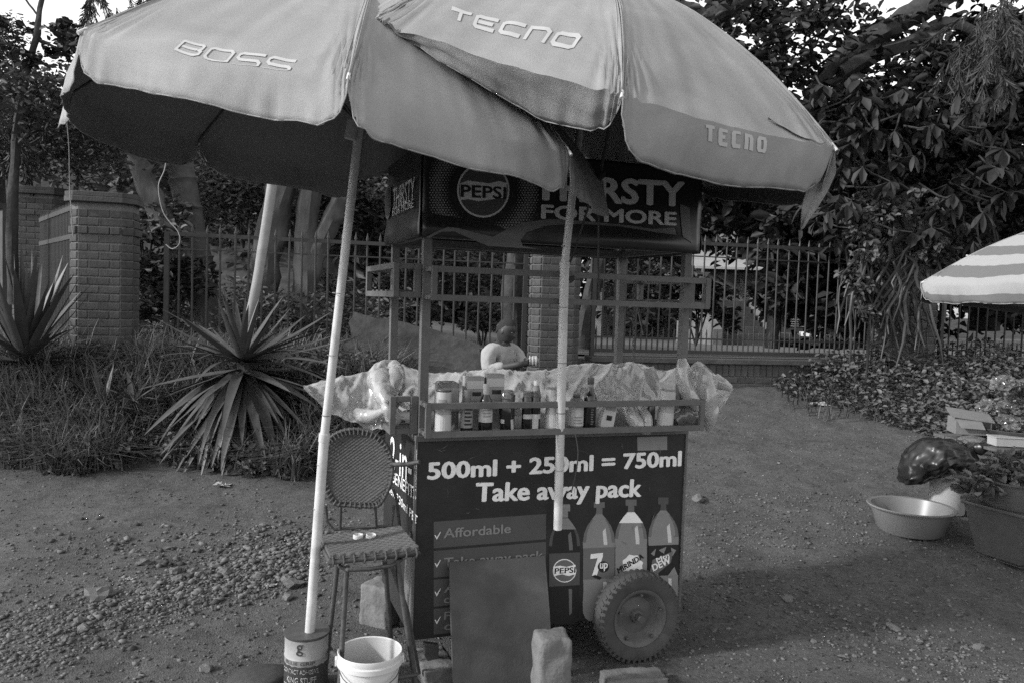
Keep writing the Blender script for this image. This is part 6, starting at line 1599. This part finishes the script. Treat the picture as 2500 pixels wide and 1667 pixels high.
man = empty('person', (hip.x, hip.y, gzM), 0, 'seated man in a pale shirt looking right behind the cart, holding a bundle', 'person')
V_ = [(hip, .14, .12), (belly, .125, .11), (chest, .14, .11), (sh, .10, .08), (nk, .052), (nk.lerp(hd, .35), .05),
      (shl, .062), (elL, .046), (wrL, .031), (shr, .062), (elR, .046), (wrR, .031),
      (hip + Vector((.06, -.09, -.02)), .09), (knL, .062), (anL, .042), (anL + Vector((.14, -.02, -.04)), .032),
      (hip + Vector((.06, .09, -.02)), .09), (knR, .062), (anR, .042), (anR + Vector((.14, .02, -.04)), .032)]
E_ = [(0, 1), (1, 2), (2, 3), (3, 4), (4, 5), (3, 6), (6, 7), (7, 8), (3, 9), (9, 10), (10, 11), (0, 12), (12, 13), (13, 14), (14, 15), (0, 16), (16, 17), (17, 18), (18, 19)]
# hands with five fingers, closed round the bundle
bun = AM(1224, 829, -.16)
for wi, wp in ((8, wrL), (11, wrR)):
    pd = (bun - wp); pd.normalize(); pm = wp + pd * .05; k0 = len(V_); V_.append((pm, .026, .018)); E_.append((wi, k0))
    sdv = pd.cross(Vector((0, 0, 1))).normalized(); upv = sdv.cross(pd)
    for f in range(4):
        a = pm + pd * .035 + upv * (.024 - f * .016); b = a + pd * (.036 - .004 * abs(f - 1)) + sdv * (.012 if wi == 8 else -.012); c = b + pd * .012 + sdv * (.025 if wi == 8 else -.025)
        i = len(V_); V_ += [(a, .009), (b, .008), (c, .007)]; E_ += [(k0, i), (i, i + 1), (i + 1, i + 2)]
    a = wp + pd * .03 + upv * .03; b = a + pd * .03 + upv * .015; i = len(V_); V_ += [(a, .010), (b, .008)]; E_ += [(k0, i), (i, i + 1)]
body = skin('body', V_, E_, M['skin'], man)
# head turned to the right of the picture
bm = bmesh.new(); bmesh.ops.create_icosphere(bm, subdivisions=4, radius=1)
for v in bm.verts:
    x, y, z = v.co; X = x * .092; Y_ = y * .074; Z = z * .118
    if z < 0: Y_ *= 1 + .22 * z; X *= 1 + .12 * z
    if x > 0:
        X += -.012 * math.exp(-((z - .18) / .14) ** 2) * x + .012 * math.exp(-((z + .62) / .2) ** 2) * x        # eye line, chin
        X += .030 * math.exp(-((z + .10) / .16) ** 2 - (y / .17) ** 2)                                         # nose
        X += .012 * math.exp(-((z + .40) / .08) ** 2 - (y / .35) ** 2) - .006 * math.exp(-((z + .42) / .025) ** 2 - (y / .3) ** 2)   # lips
        X += .006 * math.exp(-((z - .33) / .07) ** 2)                                                          # brow
        if abs(y) > .2: X -= .006 * math.exp(-((z - .17) / .09) ** 2 - ((abs(y) - .38) / .14) ** 2)
    else: X -= .008 * math.exp(-((z - .25) / .4) ** 2)
    v.co = (X, Y_, Z)
me = bpy.data.meshes.new('head'); bm.to_mesh(me); bm.free()
hr = Matrix.Rotation(R(-28), 4, 'Z') @ Matrix.Rotation(R(24), 4, 'Y')
def headpart(o): o.parent = man; o.matrix_local = Matrix.Translation(hd - man.location) @ hr; return o
H = headpart(link('head', me, M['skin'], None, smooth=True))
def sub(o): o.parent = H; o.matrix_local = Matrix.Identity(4); return o
for sy in (-1, 1):
    sub(MB().lathe([(0, -.012), (.012, -.006), (.012, .006), (0, .012)], 10, (-.005, sy * .072, -.005), sx=1.2, sy=.5, rot=Matrix.Rotation(.15 * sy, 3, 'Z') @ Matrix.Diagonal((1.2, .6, 2.2))).build('ear', M['skin'], None, smooth=True))
    sub(MB().lathe([(0, -.009), (.008, -.004), (.009, 0), (.008, .004), (0, .009)], 10, (.070, sy * .030, .020)).build('eye', M['print_soft'], None, smooth=True))
    sub(MB().lathe([(0, -.004), (.004, -.002), (.004, .002), (0, .004)], 8, (.0785, sy * .031, .020)).build('pupil', M['print_dark'], None, smooth=True))
bm = bmesh.new(); bmesh.ops.create_icosphere(bm, subdivisions=4, radius=1)
for v in bm.verts:
    x, y, z = v.co; v.co = (x * .0955 - .003, y * .077, z * .1205 + .001)
bmesh.ops.delete(bm, geom=[v for v in bm.verts if v.co.z < .045 + .5 * v.co.x + (.0 if v.co.x > 0 else 0.9 * v.co.x)], context='VERTS')
me = bpy.data.meshes.new('hair'); bm.to_mesh(me); bm.free(); sub(link('hair', me, M['hair'], None, smooth=True))
# shirt: torso and sleeves to below the elbow
fL = elL.lerp(wrL, .55); fR = elR.lerp(wrR, .35)
V_ = [(hip, .17, .15), (belly, .165, .14), (chest, .165, .135), (sh + Vector((0, 0, .0)), .105, .09), (sh.lerp(nk, .35), .066), (shl, .078), (elL, .072), (fL, .052), (shr, .072), (elR, .058), (fR, .05)]
shirt_ = skin('shirt', V_, [(0, 1), (1, 2), (2, 3), (3, 4), (3, 5), (5, 6), (6, 7), (3, 8), (8, 9), (9, 10)], M['shirt'], man, 4)
tx_ = bpy.data.textures.new('cloth_folds', 'CLOUDS'); tx_.noise_scale = .06; tx_.noise_depth = 1
dm = shirt_.modifiers.new('folds', 'DISPLACE'); dm.texture = tx_; dm.strength = .013; dm.mid_level = .55
hang(MB().tube([nk + Vector((.055, -.03, -.055)), nk + Vector((-.01, -.065, -.025)), nk + Vector((-.055, 0, -.01)), nk + Vector((-.01, .065, -.02)), nk + Vector((.055, .03, -.055))], .011, 8).build('collar', M['shirt'], None, smooth=True), man)
for k in range(4): hang(MB().lathe([(0, .004), (.007, .003), (.008, 0)][::-1], 8, chest.lerp(nk, .75 - k * .3) + Vector((.10 + .012 * k, -.085, -.02)), rot=Matrix.Rotation(R(70), 3, 'X')).build('button', M['print_mid'], None), man)
hl = hip + Vector((.06, -.09, -.02)); hr_ = hip + Vector((.06, .09, -.02))
skin('trousers', [(hip + Vector((0, 0, -.03)), .16, .14), (hl, .11), (knL, .082), (anL, .06), (hr_, .11), (knR, .082), (anR, .06)], [(0, 1), (1, 2), (2, 3), (0, 4), (4, 5), (5, 6)], M['trouser'], man)
bb = empty('bundle', bun, 0, 'small striped bundle held in the hands of the seated man', 'bundle')
mbx = MB().lathe([(0, -.06), (.03, -.05), (.045, 0), (.036, .045), (0, .06)], 14, rot=Matrix.Rotation(R(70), 3, 'Y')); mbx.build('wrap', M['carton'], bb, smooth=True)
for k in range(3): MB().tube([Vector((-.03 + k * .03, .05 * math.cos(a), .05 * math.sin(a))) * .93 for a in [i * .5236 for i in range(13)]], .004, 5).build('stripe', M['label'], bb)
sto = empty('low_stool', (hip.x, hip.y, gzM), .2, 'low wooden stool under the seated man', 'stool')
hz = hip.z - gzM - .15
MB().box((0, 0, hz), (.34, .28, .03)).build('seat', M['wood'], sto, bevel=.004)
for x in (-.14, .14):
    for y in (-.11, .11): MB().box((x, y, hz / 2 - .01), (.035, .035, hz - .01)).build('leg', M['wood'], sto)
bpy.context.view_layer.update()
